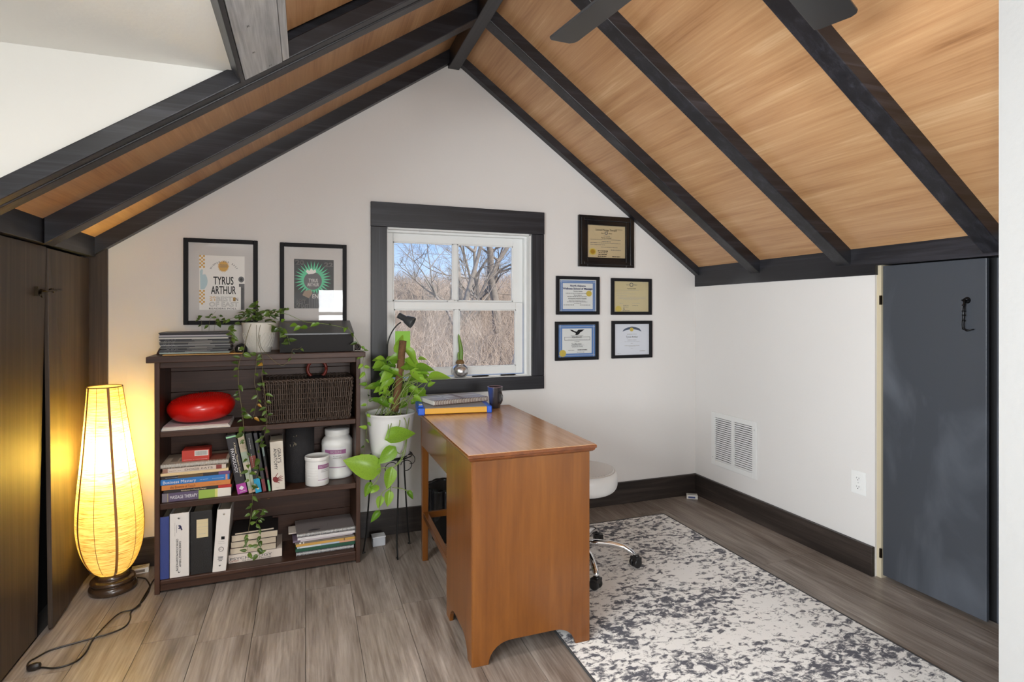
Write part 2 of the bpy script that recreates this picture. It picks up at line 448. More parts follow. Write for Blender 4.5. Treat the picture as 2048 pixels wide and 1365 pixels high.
M['bulb'] = emit('lit_bulb', (1.0, 0.72, 0.34, 1), 14)
M['lamp_base'] = plain('dark_turned_wood', (0.05, 0.026, 0.013, 1), 0.25, coat=0.4)
M['shade_rib'] = plain('bamboo_rib', rgb(150, 100, 48), 0.6)
M['shade_wire'] = plain('shade_wire', rgb(110, 80, 44), 0.6)
M['cord'] = plain('brown_black_cord', (0.012, 0.008, 0.006, 1), 0.4)
M['leaf_a'] = leaf_mat('pothos_leaf', rgb(74, 134, 30), rgb(168, 212, 72), 0.45)
M['leaf_d'] = leaf_mat('dark_ivy_leaf', rgb(38, 62, 24), rgb(104, 132, 52), 0.25)
M['leaf_y'] = leaf_mat('yellow_leaf', rgb(170, 120, 40), rgb(196, 150, 60), 0.25)
M['vine'] = plain('green_stem', rgb(126, 146, 74), 0.5)
M['vine_d'] = plain('brown_green_stem', rgb(118, 110, 72), 0.6)
M['soil'] = plain('potting_soil', (0.012, 0.008, 0.006, 1), 0.95, vary=0.6, scale=120, bump=1.0, bscale=150)
M['bark'] = plain('grey_brown_bark', rgb(138, 128, 116), 0.9, vary=0.35, scale=9)
M['bark_pale'] = plain('pale_bark', rgb(196, 190, 178), 0.9, vary=0.25, scale=6)
M['twig'] = plain('dry_twig', rgb(172, 154, 136), 0.9, vary=0.3, scale=3)
M['ground'] = plain('winter_ground', rgb(184, 166, 146), 1.0, vary=0.35, scale=2.5)

# ============================================================ the room
XL, XR, YB, YR = -0.985, 2.572, 3.296, -2.40          # knee walls, back gable, rear gable
XD = -1.50                                            # dormer's outer wall
YD = 2.12                                             # dormer cheek
ZD = 2.083                                            # dormer ceiling
RX = 0.8275                                           # ridge
zcl = lambda x: 1.637 + 0.6786 * (x + 0.955)          # ceiling panels, left / right slope
zcr = lambda x: 1.583 - 0.7144 * (x - 2.572)
zbl = lambda x: 1.565 + 0.6786 * (x + 0.911)          # rafter undersides
zbr = lambda x: 1.505 - 0.7144 * (x - 2.572)

def struct(o, label=None):
    o['kind'] = 'structure'
    if label: o['label'] = label
    return o

# ---- floor: sub-floor with separate planks
b = MB()
b.box((XD, YR, -0.08), (XR + 0.1, YD, -0.004)); b.box((XL - 0.08, YD, -0.08), (XR + 0.1, YB + 0.1, -0.004))
floor = struct(b.build('floor', M['subfloor']), 'grey brown wood-look plank floor')
W = 0.197
seam = {}
for px, py in ((556, 1266), (655, 1175), (247, 1251), (760, 1226), (76, 1352), (1541, 1127), (1702, 1169), (1636, 1104), (855, 1200)):
    p = onZ(px, py, 0); seam[math.floor((p.x + 0.593) / W)] = p.y
rs = random.Random(3)
for k in range(-5, 17):
    x0 = -0.593 + W * k; x1 = x0 + W
    if x1 < XD or x0 > XR + 0.06: continue
    y_end = YB if x0 > XL - 0.09 else YD
    off = seam.get(k, rs.uniform(0, 1.22))
    y = off - 1.22 * math.ceil((off - YR) / 1.22)
    while y < y_end:
        a, e = max(y, YR), min(y + 1.22, y_end)
        if e - a > 0.02:
            MB().box((max(x0, XD) + 0.0009, a + 0.0009, -0.004), (min(x1, XR + 0.08) - 0.0009, e - 0.0009, 0)).build('plank', M['floor'], floor)
        y += 1.22

# ---- back gable wall with its window opening
WX0, WX1, WZ0, WZ1 = 0.434, 1.323, 0.875, 1.760
b = MB()
T = (0, 0.14, 0)
P = lambda x, z: (x, YB, z)
b.prism([P(XL - 0.1, 0), P(WX0, 0), P(WX0, zcl(WX0) + .02), P(XL - 0.1, zcl(XL - .1) + .02)], T)
b.prism([P(WX1, 0), P(XR + 0.1, 0), P(XR + 0.1, zcr(XR + .1) + .02), P(WX1, zcr(WX1) + .02)], T)
b.prism([P(WX0, 0), P(WX1, 0), P(WX1, WZ0), P(WX0, WZ0)], T)
b.prism([P(WX0, WZ1), P(WX1, WZ1), P(WX1, zcr(WX1) + .02), P(RX, 2.87), P(WX0, zcl(WX0) + .02)], T)
struct(b.build('wall_back', M['wall'], fix=True), 'off-white gable wall around the window')

# ---- right knee wall
b = MB()
b.box((XR, 1.961, 0), (XR + 0.09, YB, 1.452))
wr = struct(b.build('wall_right', M['wall']), 'off-white low wall under the right roof slope')
MB().box((XR + 0.012, 1.938, 0.0), (XR + 0.09, 1.961, 1.50)).build('jamb', plain('bare_drywall_edge', rgb(196, 184, 158), 0.8), wr)
MB().box((XR + 0.09, 0.90, 0.0), (XR + 0.12, 1.961, 1.50)).build('cavity_back', M['black_matte'], wr)
for yy in (1.9375,):
    for zz in (1.33, 0.12):
        MB().box((XR + 0.004, yy - 0.003, zz - .022), (XR + 0.013, yy + .005, zz + .022)).build('hinge', M['bronze'], wr)

# ---- dark doors in the right knee wall
d1 = MB().box((XR + 0.012, 1.493, 0.018), (XR + 0.030, 1.930, 1.492)).build('door_1', M['door_slate'], bevel=0.002)
struct(d1, 'slate-stained plywood access door with a black hook latch')
b = MB()
hp = onX(1933, 601, XR + 0.008)
Xh = XR + 0.004
b.lathe([(0, -0.012), (0.014, -0.010), (0.014, 0), (0.006, 0.006)], seg=16, m=Matrix.Translation((XR + 0.012, hp.y, hp.z)) @ Matrix.Rotation(radians(-90), 4, 'Y'))
b.tube([(Xh, hp.y - .014, hp.z), (Xh - .006, hp.y, hp.z + .006), (Xh, hp.y + .014, hp.z)], 0.004, 8)
z0 = hp.z
b.tube([(Xh - .008, hp.y, z0 + .004), (Xh - .008, hp.y + .003, z0 - .05), (Xh - .008, hp.y + .006, z0 - .10), (Xh - .008, hp.y + .005, z0 - .118), (Xh - .008, hp.y - .008, z0 - .125), (Xh - .006, hp.y - .034, z0 - .120)], [0.0045, 0.0045, 0.0045, 0.005, 0.0045, 0.002], 8)
for dz in (-.02, -.045, -.062, -.085): b.lathe([(0.0045, -.003), (0.0075, -.001), (0.0075, .001), (0.0045, .003)], (Xh - .008, hp.y + .003, z0 + dz), 10)
b.build('hook_latch', M['iron'], d1)
d2 = MB().box((XR + 0.020, 1.02, 0.028), (XR + 0.038, 1.462, 1.49)).build('door_2', M['door_slate'], bevel=0.002)
struct(d2, 'slate-stained plywood panel beside the access door')

# ---- plate beams under the roof slopes
b = MB(); b.box((XR - 0.006, 1.955, 1.452), (XR + 0.12, YB, zcr(XR) + .004)); b.box((XR - 0.006, YR, 1.497), (XR + 0.12, 1.955, zcr(XR) + .004))
struct(b.build('trim_1', M['beam_y']), 'dark stained plate beam along the right knee wall')
struct(MB().box((-1.06, YD + 0.05, 1.540), (-0.958, YB - 0.03, 1.640)).build('trim_2', M['beam_y'], bevel=0.003), 'dark stained plate beam above the left doors')

# ---- left knee wall: dark cavity and two warped plywood doors
wl_ = struct(MB().box((XL - 0.10, YD + 0.05, 0), (XL - 0.075, YB, 1.60)).build('wall_left', M['black_matte']), 'dark low wall under the left roof slope')
A = [Vector(p) for p in ((-0.976, 2.175, 0.010), (-0.983, 2.700, 0.010), (-0.984, 2.786, 1.536), (-0.984, 2.175, 1.536))]
T = Vector((-0.016, 0, 0))
d3 = MB().prism(A, T).build('door_3', M['door_brown'], bevel=0.0015, fix=True); struct(d3, 'dark brown plywood door nearest the camera on the left')
A = [Vector(p) for p in ((-0.950, 2.748, 0.012), (-0.984, 3.262, 0.010), (-0.984, 3.262, 1.530), (-0.982, 2.794, 1.532))]
d4 = MB().prism(A, T).build('door_4', M['door_brown'], bevel=0.0015, fix=True); struct(d4, 'dark brown plywood door behind the floor lamp, ajar at the bottom')
a = onX(77, 583, -0.975); e = onX(120, 582, -0.965)
b = MB()
b.box((-0.984, a.y - .012, a.z - .018), (-0.972, a.y + .012, a.z + .018))
b.tube([(-0.968, a.y, a.z + .004), (-0.962, a.y + .03, a.z + .002), (-0.962, e.y - .05, e.z), (-0.958, e.y, e.z + .002)], [0.005, 0.004, 0.0035, 0.002], 8)
b.tube([(-0.970, a.y + .004, a.z - .002), (-0.966, a.y - .006, a.z - .016), (-0.966, a.y + .008, a.z - .022)], 0.004, 8)
b.build('hook_latch', M['bronze'], d3, fix=True)
b = MB(); ym = (a.y + e.y) / 2 + .02
b.tube([(-0.984, ym, e.z), (-0.966, ym, e.z + .008), (-0.966, ym + .01, e.z - .008), (-0.984, ym + .012, e.z)], 0.003, 8)
b.build('latch_eye', M['bronze'], d4)

# ---- corner board and baseboards
struct(MB().box((XL - 0.03, YB - 0.016, 0), (-0.914, YB, 1.60)).build('trim_3', M['door_brown'], bevel=0.001), 'dark upright board in the left back corner')
struct(MB().box((-0.914, YB - 0.020, 0), (XR - 0.020, YB, 0.142)).build('baseboard_back', M['base_x'], bevel=0.002), 'dark stained baseboard along the back wall')
struct(MB().box((XR - 0.020, 1.961, 0), (XR, YB, 0.142)).build('baseboard_right', M['base_y'], bevel=0.002), 'dark stained baseboard along the right wall')

# ---- roof deck and ceiling panels, rafters, ridge, dormer header
b = MB()
def slab_r(x0, x1, y0, y1, lift, t):
    return [(x0, y0, zcr(x0) + lift), (x1, y0, zcr(x1) + lift), (x1, y1, zcr(x1) + lift), (x0, y1, zcr(x0) + lift),
            (x0, y0, zcr(x0) + lift + t), (x1, y0, zcr(x1) + lift + t), (x1, y1, zcr(x1) + lift + t), (x0, y1, zcr(x0) + lift + t)]
def slab_l(x0, x1, y0, y1, lift, t):
    return [(x0, y0, zcl(x0) + lift), (x1, y0, zcl(x1) + lift), (x1, y1, zcl(x1) + lift), (x0, y1, zcl(x0) + lift),
            (x0, y0, zcl(x0) + lift + t), (x1, y0, zcl(x1) + lift + t), (x1, y1, zcl(x1) + lift + t), (x0, y1, zcl(x0) + lift + t)]
b.hexa(slab_r(RX - 0.01, XR + 0.35, YR - 0.2, YB + 0.35, 0.03, 0.05))
b.hexa(slab_l(XL - 0.35, RX + 0.01, YD + 0.03, YB + 0.35, 0.03, 0.05))
b.hexa(slab_l(-0.22, RX + 0.01, YR - 0.2, YD + 0.03, 0.03, 0.05))
ceil_ = struct(b.build('ceiling', M['ceil']), 'honey wood panelled pitched ceiling with dark rafters')
ry = [(2.690, 2.768), (2.085, 2.168), (1.418, 1.496), (0.775, 0.85), (0.13, 0.21), (-0.51, -0.43), (-1.15, -1.07), (-1.79, -1.71)]
ys = [YB - 0.042] + [y for p in ry for y in (p[1], p[0])] + [YR]
for i in range(0, len(ys), 2):
    MB().hexa(slab_r(RX, XR + 0.02, ys[i + 1], ys[i], 0.0, 0.028)).build('ceiling_panel', M['ceil'], ceil_)
def rafter_r(y0, y1, lift=0.0):
    x0, x1 = 0.855, XR - 0.004
    return MB().hexa([(x0, y0, zbr(x0) + lift), (x1, y0, zbr(x1) + lift), (x1, y1, zbr(x1) + lift), (x0, y1, zbr(x0) + lift),
                      (x0, y0, zcr(x0) + .025), (x1, y0, zcr(x1) + .025), (x1, y1, zcr(x1) + .025), (x0, y1, zcr(x0) + .025)])
def rafter_l(y0, y1, x0=-0.956, lift=0.0):
    x1 = 0.80
    return MB().hexa([(x0, y0, zbl(x0) + lift), (x1, y0, zbl(x1) + lift), (x1, y1, zbl(x1) + lift), (x0, y1, zbl(x0) + lift),
                      (x0, y0, zcl(x0) + .025), (x1, y0, zcl(x1) + .025), (x1, y1, zcl(x1) + .025), (x0, y1, zcl(x0) + .025)])
rafter_r(YB - 0.042, YB, 0.020).build('rafter', M['beam_r'], ceil_)
rafter_l(YB - 0.042, YB, -0.965, 0.020).build('rafter', M['beam_r'], ceil_)
for y0, y1 in ry: rafter_r(y0, y1).build('rafter', M['beam_r'], ceil_, bevel=0.004)
rafter_l(2.680, 2.767).build('rafter', M['beam_r'], ceil_, bevel=0.004)
rafter_l(2.152, 2.213).build('rafter', M['beam_r'], ceil_, bevel=0.004)
x0, x1 = -0.956, 0.80
MB().hexa([(x0, 2.102, zbl(x0) + .004), (x1, 2.102, zbl(x1) + .004), (x1, 2.148, zbl(x1) + .004), (x0, 2.148, zbl(x0) + .004), (x0, 2.102, zbl(x0) + .070), (x1, 2.102, zbl(x1) + .070), (x1, 2.148, zbl(x1) + .070), (x0, 2.148, zbl(x0) + .070)]).build('rafter', M['beam_r'], ceil_, bevel=0.004)
for y0, y1 in ((1.19, 1.27), (0.54, 0.62), (-0.10, -0.02), (-0.74, -0.66), (-1.38, -1.30), (-2.02, -1.94)):
    rafter_l(y0, y1, -0.06).build('rafter', M['beam_r'], ceil_, bevel=0.004)
for y0, y1 in ((2.767, YB - 0.042), (2.213, 2.680)):
    MB().hexa(slab_l(-0.98, RX, y0, y1, 0.0, 0.028)).build('ceiling_panel', M['ceil'], ceil_)
ys = [2.102, 1.27, 1.19, 0.62, 0.54, -0.02, -0.10, -0.66, -0.74, -1.30, -1.38, -1.94, -2.02, YR]
for i in range(0, len(ys), 2):
    MB().hexa(slab_l(-0.06, RX, ys[i + 1], ys[i], 0.0, 0.028)).build('ceiling_panel', M['ceil'], ceil_)
MB().box((0.793, YR, 2.722), (0.862, YB - 0.002, 2.90)).build('ridge_beam', M['beam_y'], ceil_, bevel=0.004)
# header carrying the cut rafters at the dormer: three boards set square to the slope
n = Vector((-0.6786, 0, 1)).normalized()
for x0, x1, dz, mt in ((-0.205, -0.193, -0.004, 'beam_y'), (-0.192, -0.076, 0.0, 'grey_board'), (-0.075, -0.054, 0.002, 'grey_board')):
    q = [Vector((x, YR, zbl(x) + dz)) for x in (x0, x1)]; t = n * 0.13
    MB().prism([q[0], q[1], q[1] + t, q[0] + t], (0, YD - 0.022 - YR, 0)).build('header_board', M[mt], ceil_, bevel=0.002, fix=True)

for t_, px_, py_, sz in (('K', 494, 56, .016), ('K', 505, 108, .016), ('K', 515, 151, .016), ('H', 538, 134, .016)):
    d_ = ray(px_, py_); t0 = (1.565 + 0.6786 * 0.911 - 0.002 - CAM_H) / (d_.z - 0.6786 * d_.x); q = CAM + d_ * t0
    lettering(t_, sz, frame(q, (1, 0, 0.6786), (0, -1, 0)), M['ink_grey'], ceil_)

# ---- dormer: cheek wall, flat ceiling, outer wall with window
b = MB()
Q = lambda x, z: (x, YD, z)
b.prism([Q(-0.985, zbl(-0.985) + .03), Q(-0.205, zbl(-0.205) + .055), Q(-0.205, ZD), Q(-0.985, ZD)], (0, 0.03, 0))
b.prism([Q(XD - 0.1, 0), Q(-0.985, 0), Q(-0.985, ZD), Q(XD - 0.1, ZD)], (0, 0.045, 0))
struct(b.build('wall_dormer', M['cheek'], fix=True), 'white dormer cheek wall above the dark rafter')
struct(MB().box((XD - 0.1, YR, ZD), (-0.207, YD + 0.04, ZD + 0.06)).build('ceiling_dormer', M['cheek']), 'white flat dormer ceiling')
b = MB()
b.box((XD - 0.1, YR, 0), (XD, YD, 0.86)); b.box((XD - 0.1, YR, 1.98), (XD, YD, ZD))
b.box((XD - 0.1, YR, 0.86), (XD, -1.27, 1.98)); b.box((XD - 0.1, 0.67, 0.86), (XD, YD, 1.98))
struct(b.build('wall_dormer_outer', M['cheek']), 'white dormer wall with the wide window')
w2 = MB()
for yy in (-1.27, -0.65, -0.01, 0.61): w2.box((XD - 0.03, yy, 0.86), (XD + 0.02, yy + 0.06, 1.98))
for zz in (0.86, 1.39, 1.92): w2.box((XD - 0.03, -1.27, zz), (XD + 0.02, 0.67, zz + 0.06))
w2 = struct(w2.build('window_2', M['white']), 'white dormer window')
MB().box((XD - 0.01, -1.25, 0.88), (XD - 0.006, 0.65, 1.96)).build('pane', M['glass'], w2)
# flush light added to the dormer ceiling, out of view, to brighten the floor
cl_ = empty('added_ceiling_light', (-0.62, 1.42, ZD)); tag(cl_, 'added round white flush light on the flat dormer ceiling, out of view', 'added light')
MB().lathe([(0, -.001), (.17, -.001), (.172, -.012), (.160, -.020), (0, -.020)], seg=40).build('light_base', M['white_paint'], cl_)
MB().lathe(smooth_prof([(.155, -.020), (.150, -.034), (.110, -.052), (.05, -.060), (0, -.062)], 3), seg=40, cap=False).build('diffuser', emit('lit_diffuser', (1.0, 0.97, 0.92, 1), 4.0), cl_)
make_light('added_ceiling_glow', 'AREA', (-0.62, 1.42, ZD - .068), 9, (1.0, 0.985, 0.96), size=.28, size_y=.28).data.spread = radians(122)
# ---- rear gable behind the camera
b = MB(); T = (0, -0.12, 0)
P = lambda x, z: (x, YR, z)
b.prism([P(XD - 0.1, 0), P(-0.22, 0), P(-0.22, 2.11), P(XD - 0.1, 2.11)], T)
WA, WB, WC, WD_ = 0.13, 1.23, 0.84, 1.66
b.prism([P(-0.22, 0), P(WA, 0), P(WA, zcl(WA) + .02), P(-0.22, zcl(-0.22) + .02)], T)
b.prism([P(WA, 0), P(WB, 0), P(WB, WC), P(WA, WC)], T)
b.prism([P(WB, 0), P(XR + 0.1, 0), P(XR + 0.1, zcr(XR + .1) + .02), P(WB, zcr(WB) + .02)], T)
b.prism([P(WA, WD_), P(WB, WD_), P(WB, zcr(WB) + .02), P(RX, 2.87), P(WA, zcl(WA) + .02)], T)
struct(b.build('wall_rear', M['wall'], fix=True), 'off-white gable wall behind the camera')
w3 = MB()
for xx in (WA, 0.66, WB - .05): w3.box((xx, YR - 0.03, WC), (xx + 0.05, YR + 0.02, WD_))
for zz in (WC, 1.23, WD_ - .05): w3.box((WA, YR - 0.03, zz), (WB, YR + 0.02, zz + 0.05))
w3 = struct(w3.build('window_3', M['white']), 'white window in the rear gable')
MB().box((WA + .02, YR - 0.01, WC + .02), (WB - .02, YR - 0.006, WD_ - .02)).build('pane', M['glass'], w3)
# ---- closet wall end at the right edge of the view
XC, YC = 1.745, 0.979
b = MB()
b.prism([(XC, YR, 0), (XR + 0.1, YR, 0), (XR + 0.1, YR, zcr(XR + .1)), (XC, YR, zcr(XC))], (0, YC - YR, 0))
struct(b.build('wall_closet', M['closet'], fix=True), 'off-white wall end at the right')

# ---- the window in the back wall
win = struct(MB().box((WX0 - 0.0005, YB + 0.09, WZ0), (WX0 + 0.018, YB + 0.14, WZ1)).box((WX1 - 0.022, YB + 0.05, WZ0), (WX1, YB + 0.14, WZ1)).box((WX0, YB + 0.045, WZ1 - 0.02), (WX1, YB + 0.14, WZ1)).box((WX0, YB + 0.045, WZ0 - 0.012), (WX1, YB + 0.15, WZ0 + 0.008)).build('window_1', M['white'], bevel=0.001), 'white double-hung window with dark stained casing')
jl = MB()
jl.box((WX0 - 0.004, YB - 0.002, WZ0), (WX0 + 0.006, YB + 0.14, WZ1)).box((WX1 - 0.008, YB - 0.002, WZ0), (WX1 + 0.004, YB + 0.14, WZ1)).box((WX0, YB - 0.002, WZ1 - 0.008), (WX1, YB + 0.14, WZ1 + 0.004))
jl.build('jamb_liner', M['white_paint'], win)
MB().box((WX0, YB - 0.002, WZ0 - 0.01), (WX1, YB + 0.14, WZ0 + 0.002)).build('sill_board', M['white_paint'], win)
cz0, cz1, cx0, cx1 = 0.792, 1.900, 0.345, 1.408
MB().box((cx0 - 0.001, YB - 0.024, WZ1 + 0.001), (cx1 + 0.001, YB, cz1)).build('casing_head', M['beam_x'], win, bevel=0.002)
MB().box((cx0, YB - 0.020, WZ0), (WX0, YB, WZ1)).build('casing_side', M['beam_z'], win, bevel=0.002)
MB().box((WX1 + 0.004, YB - 0.020, WZ0), (cx1, YB, WZ1)).build('casing_side', M['beam_z'], win, bevel=0.002)
MB().box((cx0, YB - 0.022, cz0), (cx1, YB, WZ0 - 0.001)).build('casing_apron', M['beam_x'], win, bevel=0.002)
def sash(name, x0, x1, z0, z1, gx, gz, y, d):
    s = MB()
    gx0, gx1, gx2, gx3 = gx; gz0, gz1 = gz
    s.box((x0, y, z0), (gx0, y + d, z1)); s.box((gx3, y, z0), (x1, y + d, z1))
    s.box((gx0, y, z0), (gx3, y + d, gz0)); s.box((gx0, y, gz1), (gx3, y + d, z1))
    s = s.build(name, M['white'], win, bevel=0.003)
    MB().box((gx1, y + 0.004, gz0), (gx2, y + d - 0.004, gz1)).build('muntin', M['white'], s, bevel=0.002)
    for a, e in ((gx0, gx1), (gx2, gx3)):
        bd = MB()
        bd.box((a, y - .001, gz0), (a + .006, y + .012, gz1)); bd.box((e - .006, y - .001, gz0), (e, y + .012, gz1))
        bd.box((a, y - .001, gz0), (e, y + .012, gz0 + .006)); bd.box((a, y - .001, gz1 - .006), (e, y + .012, gz1))
        bd.build('glazing_bead', M['white'], s)
        MB().box((a, y + d / 2 - .0015, gz0), (e, y + d / 2 + .0015, gz1)).build('pane', M['glass'], s)
    return s
lo = sash('lower_sash', 0.444, 1.290, 0.888, 1.334, (0.484, 0.846, 0.876, 1.244), (0.936, 1.289), YB + 0.052, 0.030)
up = sash('upper_sash', 0.444, 1.302, 1.322, 1.744, (0.483, 0.846, 0.874, 1.236), (1.340, 1.690), YB + 0.086, 0.030)
b = MB(); c = onY(905, 601, YB + 0.06)
b.box((c.x - .03, YB + .05, 1.334), (c.x + .03, YB + .085, 1.340)); b.lathe([(0.014, 0), (0.014, .008), (0, .010)], (c.x + .004, YB + .068, 1.340), 16); b.box((c.x - .028, YB + .055, 1.338), (c.x, YB + .065, 1.345))
b.build('sash_lock', M['white'], lo)
for px in (839, 998):
    c = onY(px, 466 if px > 900 else 460, YB + 0.01)
    MB().tube([(c.x, YB + .012, WZ1), (c.x, YB + .012, c.z), (c.x + .002, YB + .012, c.z - .012), (c.x + .010, YB + .010, c.z - .012), (c.x + .010, YB + .009, c.z - .004)], 0.0013, 6).build('curtain_hook', M['steel'], win)
a = onY(790, 663, YB + 0.05); e = onY(821, 700, YB + 0.05)
MB().box((a.x, YB + 0.060, e.z), (e.x, YB + 0.0615, a.z)).build('green_sticker', plain('lime_sticker', rgb(150, 214, 60), 0.5), lo)

# ---- wall vent and outlet on the right wall
vt = empty('wall_vent', (XR, 2.917, 0.43))
tag(vt, 'white slatted air return grille low on the right wall', 'vent')
vy0, vy1, vz0, vz1 = 2.715 - 2.917, 3.119 - 2.917, 0.254 - 0.43, 0.606 - 0.43
b = MB(); f_ = 0.034
b.box((-0.010, vy0, vz0), (-0.0005, vy0 + f_, vz1)); b.box((-0.010, vy1 - f_, vz0), (-0.0005, vy1, vz1))
b.box((-0.010, vy0 + f_, vz0), (-0.0005, vy1 - f_, vz0 + f_)); b.box((-0.010, vy0 + f_, vz1 - f_), (-0.0005, vy1 - f_, vz1))
b.build('grille_frame', M['white_paint'], vt, bevel=0.002)
MB().box((-0.012, -0.011, vz0 + f_), (-0.001, 0.011, vz1 - f_)).build('centre_bar', M['white_paint'], vt)
MB().box((-0.0012, vy0 + f_, vz0 + f_), (-0.0006, vy1 - f_, vz1 - f_)).build('backing', plain('vent_cavity', (0.02, 0.02, 0.02, 1), 0.9), vt)
for side in (0, 1):
    y0_, y1_ = (vy0 + f_, -0.011) if side == 0 else (0.011, vy1 - f_)
    me = None
    nsl = 21
    for i in range(nsl):
        z = vz0 + f_ + (i + 0.5) * (vz1 - vz0 - 2 * f_) / nsl
        if me is None:
            me = MB().prism([(-0.0105, y0_, -0.0042), (-0.0095, y0_, -0.0050), (-0.0035, y0_, 0.0022), (-0.0045, y0_, 0.0030)], (0, y1_ - y0_, 0)).mesh('slat')
        s = link('slat', me, M['white_paint'], vt); s.location = (0, 0, z)
for yy, zz in ((vy0 + .016, vz1 - .05), (vy1 - .016, vz0 + .05)): MB().lathe([(0.004, 0), (0.003, .002), (0, .0025)], seg=10, m=Matrix.Translation((-0.010, yy, zz)) @ Matrix.Rotation(radians(-90), 4, 'Y')).build('screw', M['steel'], vt)
ol = empty('wall_outlet', (XR, 2.0445, 0.4285)); tag(ol, 'white duplex outlet plate on the right wall', 'outlet')
MB().box((-0.006, -0.0395, -0.0575), (-0.0004, 0.0395, 0.0575)).build('cover_plate', M['plastic_white'], ol, bevel=0.003)
for dz in (0.021, -0.021):
    b = MB(); b.prism([(-0.0085, 0.0175 * cos(t) , dz + max(-.0125, min(.0125, 0.0175 * sin(t)))) for t in [i * 2 * pi / 20 for i in range(20)]], (0.003, 0, 0))
    s = b.build('receptacle', M['plastic_white'], ol, fix=True)
    MB().box((-0.0088, -0.0075, dz - .002), (-0.0084, -0.0055, dz + .006)).box((-0.0088, 0.0055, dz - .001), (-0.0084, 0.0075, dz + .006)).box((-0.0088, -.002, dz - .009), (-0.0084, .002, dz - .005)).build('slots', M['plastic_shadow'], s)
MB().lathe([(0.003, 0), (0.0025, .001), (0, .0013)], seg=10, m=Matrix.Translation((-0.006, 0, 0)) @ Matrix.Rotation(radians(-90), 4, 'Y')).build('screw', M['steel'], ol)

# ============================================================ bookshelf and what stands in it
SA = radians(2.0)
MS = Matrix.Translation((-0.640, 2.935, 0)) @ Matrix.Rotation(SA, 4, 'Z')
SUX = Vector((cos(SA), sin(SA), 0)); SVX = Vector((-sin(SA), cos(SA), 0)); SO = Vector((-0.640, 2.935, 0))
def S(x, y, v=0.0):
    d = ray(x, y); o = CAM - SO; t = (v - o.dot(SVX)) / d.dot(SVX); p = o + d * t
    return p.dot(SUX), p.z
def at_shelf(name, u, v, z, rz=0.0, lean=0.0):
    return empty(name, mat=MS @ Matrix.Translation((u, v, z)) @ Matrix.Rotation(rz, 4, 'Z') @ Matrix.Rotation(lean, 4, 'Y'))
Z1, Z2, Z3, ZT = 0.731, 0.406, 0.060, 1.073            # shelf surfaces, top
shf = at_shelf('bookshelf', 0, 0, 0)
tag(shf, 'dark walnut-stained open bookshelf with three shelves against the back wall', 'bookshelf')
SD = 0.285
MB().box((0, 0, 0), (0.021, SD, 1.045)).build('side_panel', M['shelf_z'], shf, bevel=0.002)
MB().box((0.879, 0, 0), (0.900, SD, 1.045)).build('side_panel', M['shelf_z'], shf, bevel=0.002)
MB().box((-0.028, -0.026, 1.045), (0.922, SD + 0.02, ZT)).build('top_board', M['shelf_x'], shf, bevel=0.003)
MB().box((0.021, 0.004, 1.018), (0.879, 0.022, 1.045)).build('top_rail', M['shelf_x'], shf, bevel=0.002)
for z, h in ((Z1, 0.026), (Z2, 0.028)): MB().box((0.021, 0.004, z - h), (0.879, SD - 0.012, z)).build('shelf', M['shelf_x'], shf, bevel=0.003)
MB().box((0.021, 0.002, Z3 - 0.020), (0.879, SD - 0.012, Z3)).build('shelf', M['shelf_x'], shf, bevel=0.004)
MB().box((0.021, 0.010, 0.010), (0.879, 0.026, Z3 - 0.020)).build('toe_rail', M['shelf_x'], shf, bevel=0.002)
zz = [0.02, 0.200, 0.385, 0.56, 0.72, 0.874, 0.977, 1.045]
for a, e in zip(zz, zz[1:]): MB().box((0.021, SD - 0.012, a + 0.0008), (0.879, SD, e - 0.0008)).build('back_plank', M['shelf_x'], shf, bevel=0.0015)
MB().box((0.021, SD - 0.001, 0.02), (0.879, SD + 0.001, 1.045)).build('back_seal', M['black_matte'], shf)
plug = plain('wood_plug', rgb(120, 88, 62), 0.5)
for u, z in ((.417, .655), (.463, .655), (.419, .300), (.465, .300)):
    MB().lathe([(0.008, 0), (0.008, .004), (0.003, .004), (0.003, .001)], seg=12, m=Matrix.Translation((u, SD - 0.012, z)) @ Matrix.Rotation(radians(90), 4, 'X')).build('screw_cap', plug, shf)

FRONT = lambda u, v, z: frame((u, v, z), (1, 0, 0), (0, 0, 1))              # reads left to right on a face towards -v
DOWN = lambda u, v, z: frame((u, v, z), (0, 0, -1), (1, 0, 0))              # reads downwards on an upright spine
def flat_book(name, label, u0, u1, z0, z1, v, depth, cover, rz=0.0, fore=False, group=None, text=(), bands=(), soft=True, cat='book'):
    """a book lying flat; its spine (or, with fore, its page edges) faces the front"""
    w, h = u1 - u0, z1 - z0
    e = at_shelf(name, u0, v, z0, rz); tag(e, label, cat, group)
    t = min(0.0022 if not soft else 0.0012, h * 0.2)
    c = MB(); c.box((0, 0, 0), (w, depth, t)); c.box((0, 0, h - t), (w, depth, h))
    if not fore: c.box((0, 0, t), (w, t, h - t))
    else: c.box((0, depth - t, t), (w, depth, h - t))
    c.build('cover', cover, e, bevel=0.0006 if not fore else 0)
    MB().box((0.003, 0.003 if fore else t, t), (w - 0.003, depth - (0.003 if not fore else t), h - t)).build('pages', M['page'], e)
    for (a, b_, mt) in bands: MB().box((w * a, -0.0006, 0.0004), (w * b_, 0.0004, h - 0.0004)).build('spine_band', mt, e)
    for (s, a, b_, hh, mt) in text:
        lettering(s, h * hh, FRONT(w * a, -0.0012, h * (1 - hh * 0.72) / 2), mt, e, width=w * (b_ - a))
    return e
def pmat(r, g, b, rough=0.45): 
    k = 'cover %d %d %d' % (r, g, b)
    return bpy.data.materials.get(k) or plain(k, rgb(r, g, b), rough)
WH = plain('white_print', rgb(226, 224, 226), 0.5); CR = pmat(222, 206, 170)

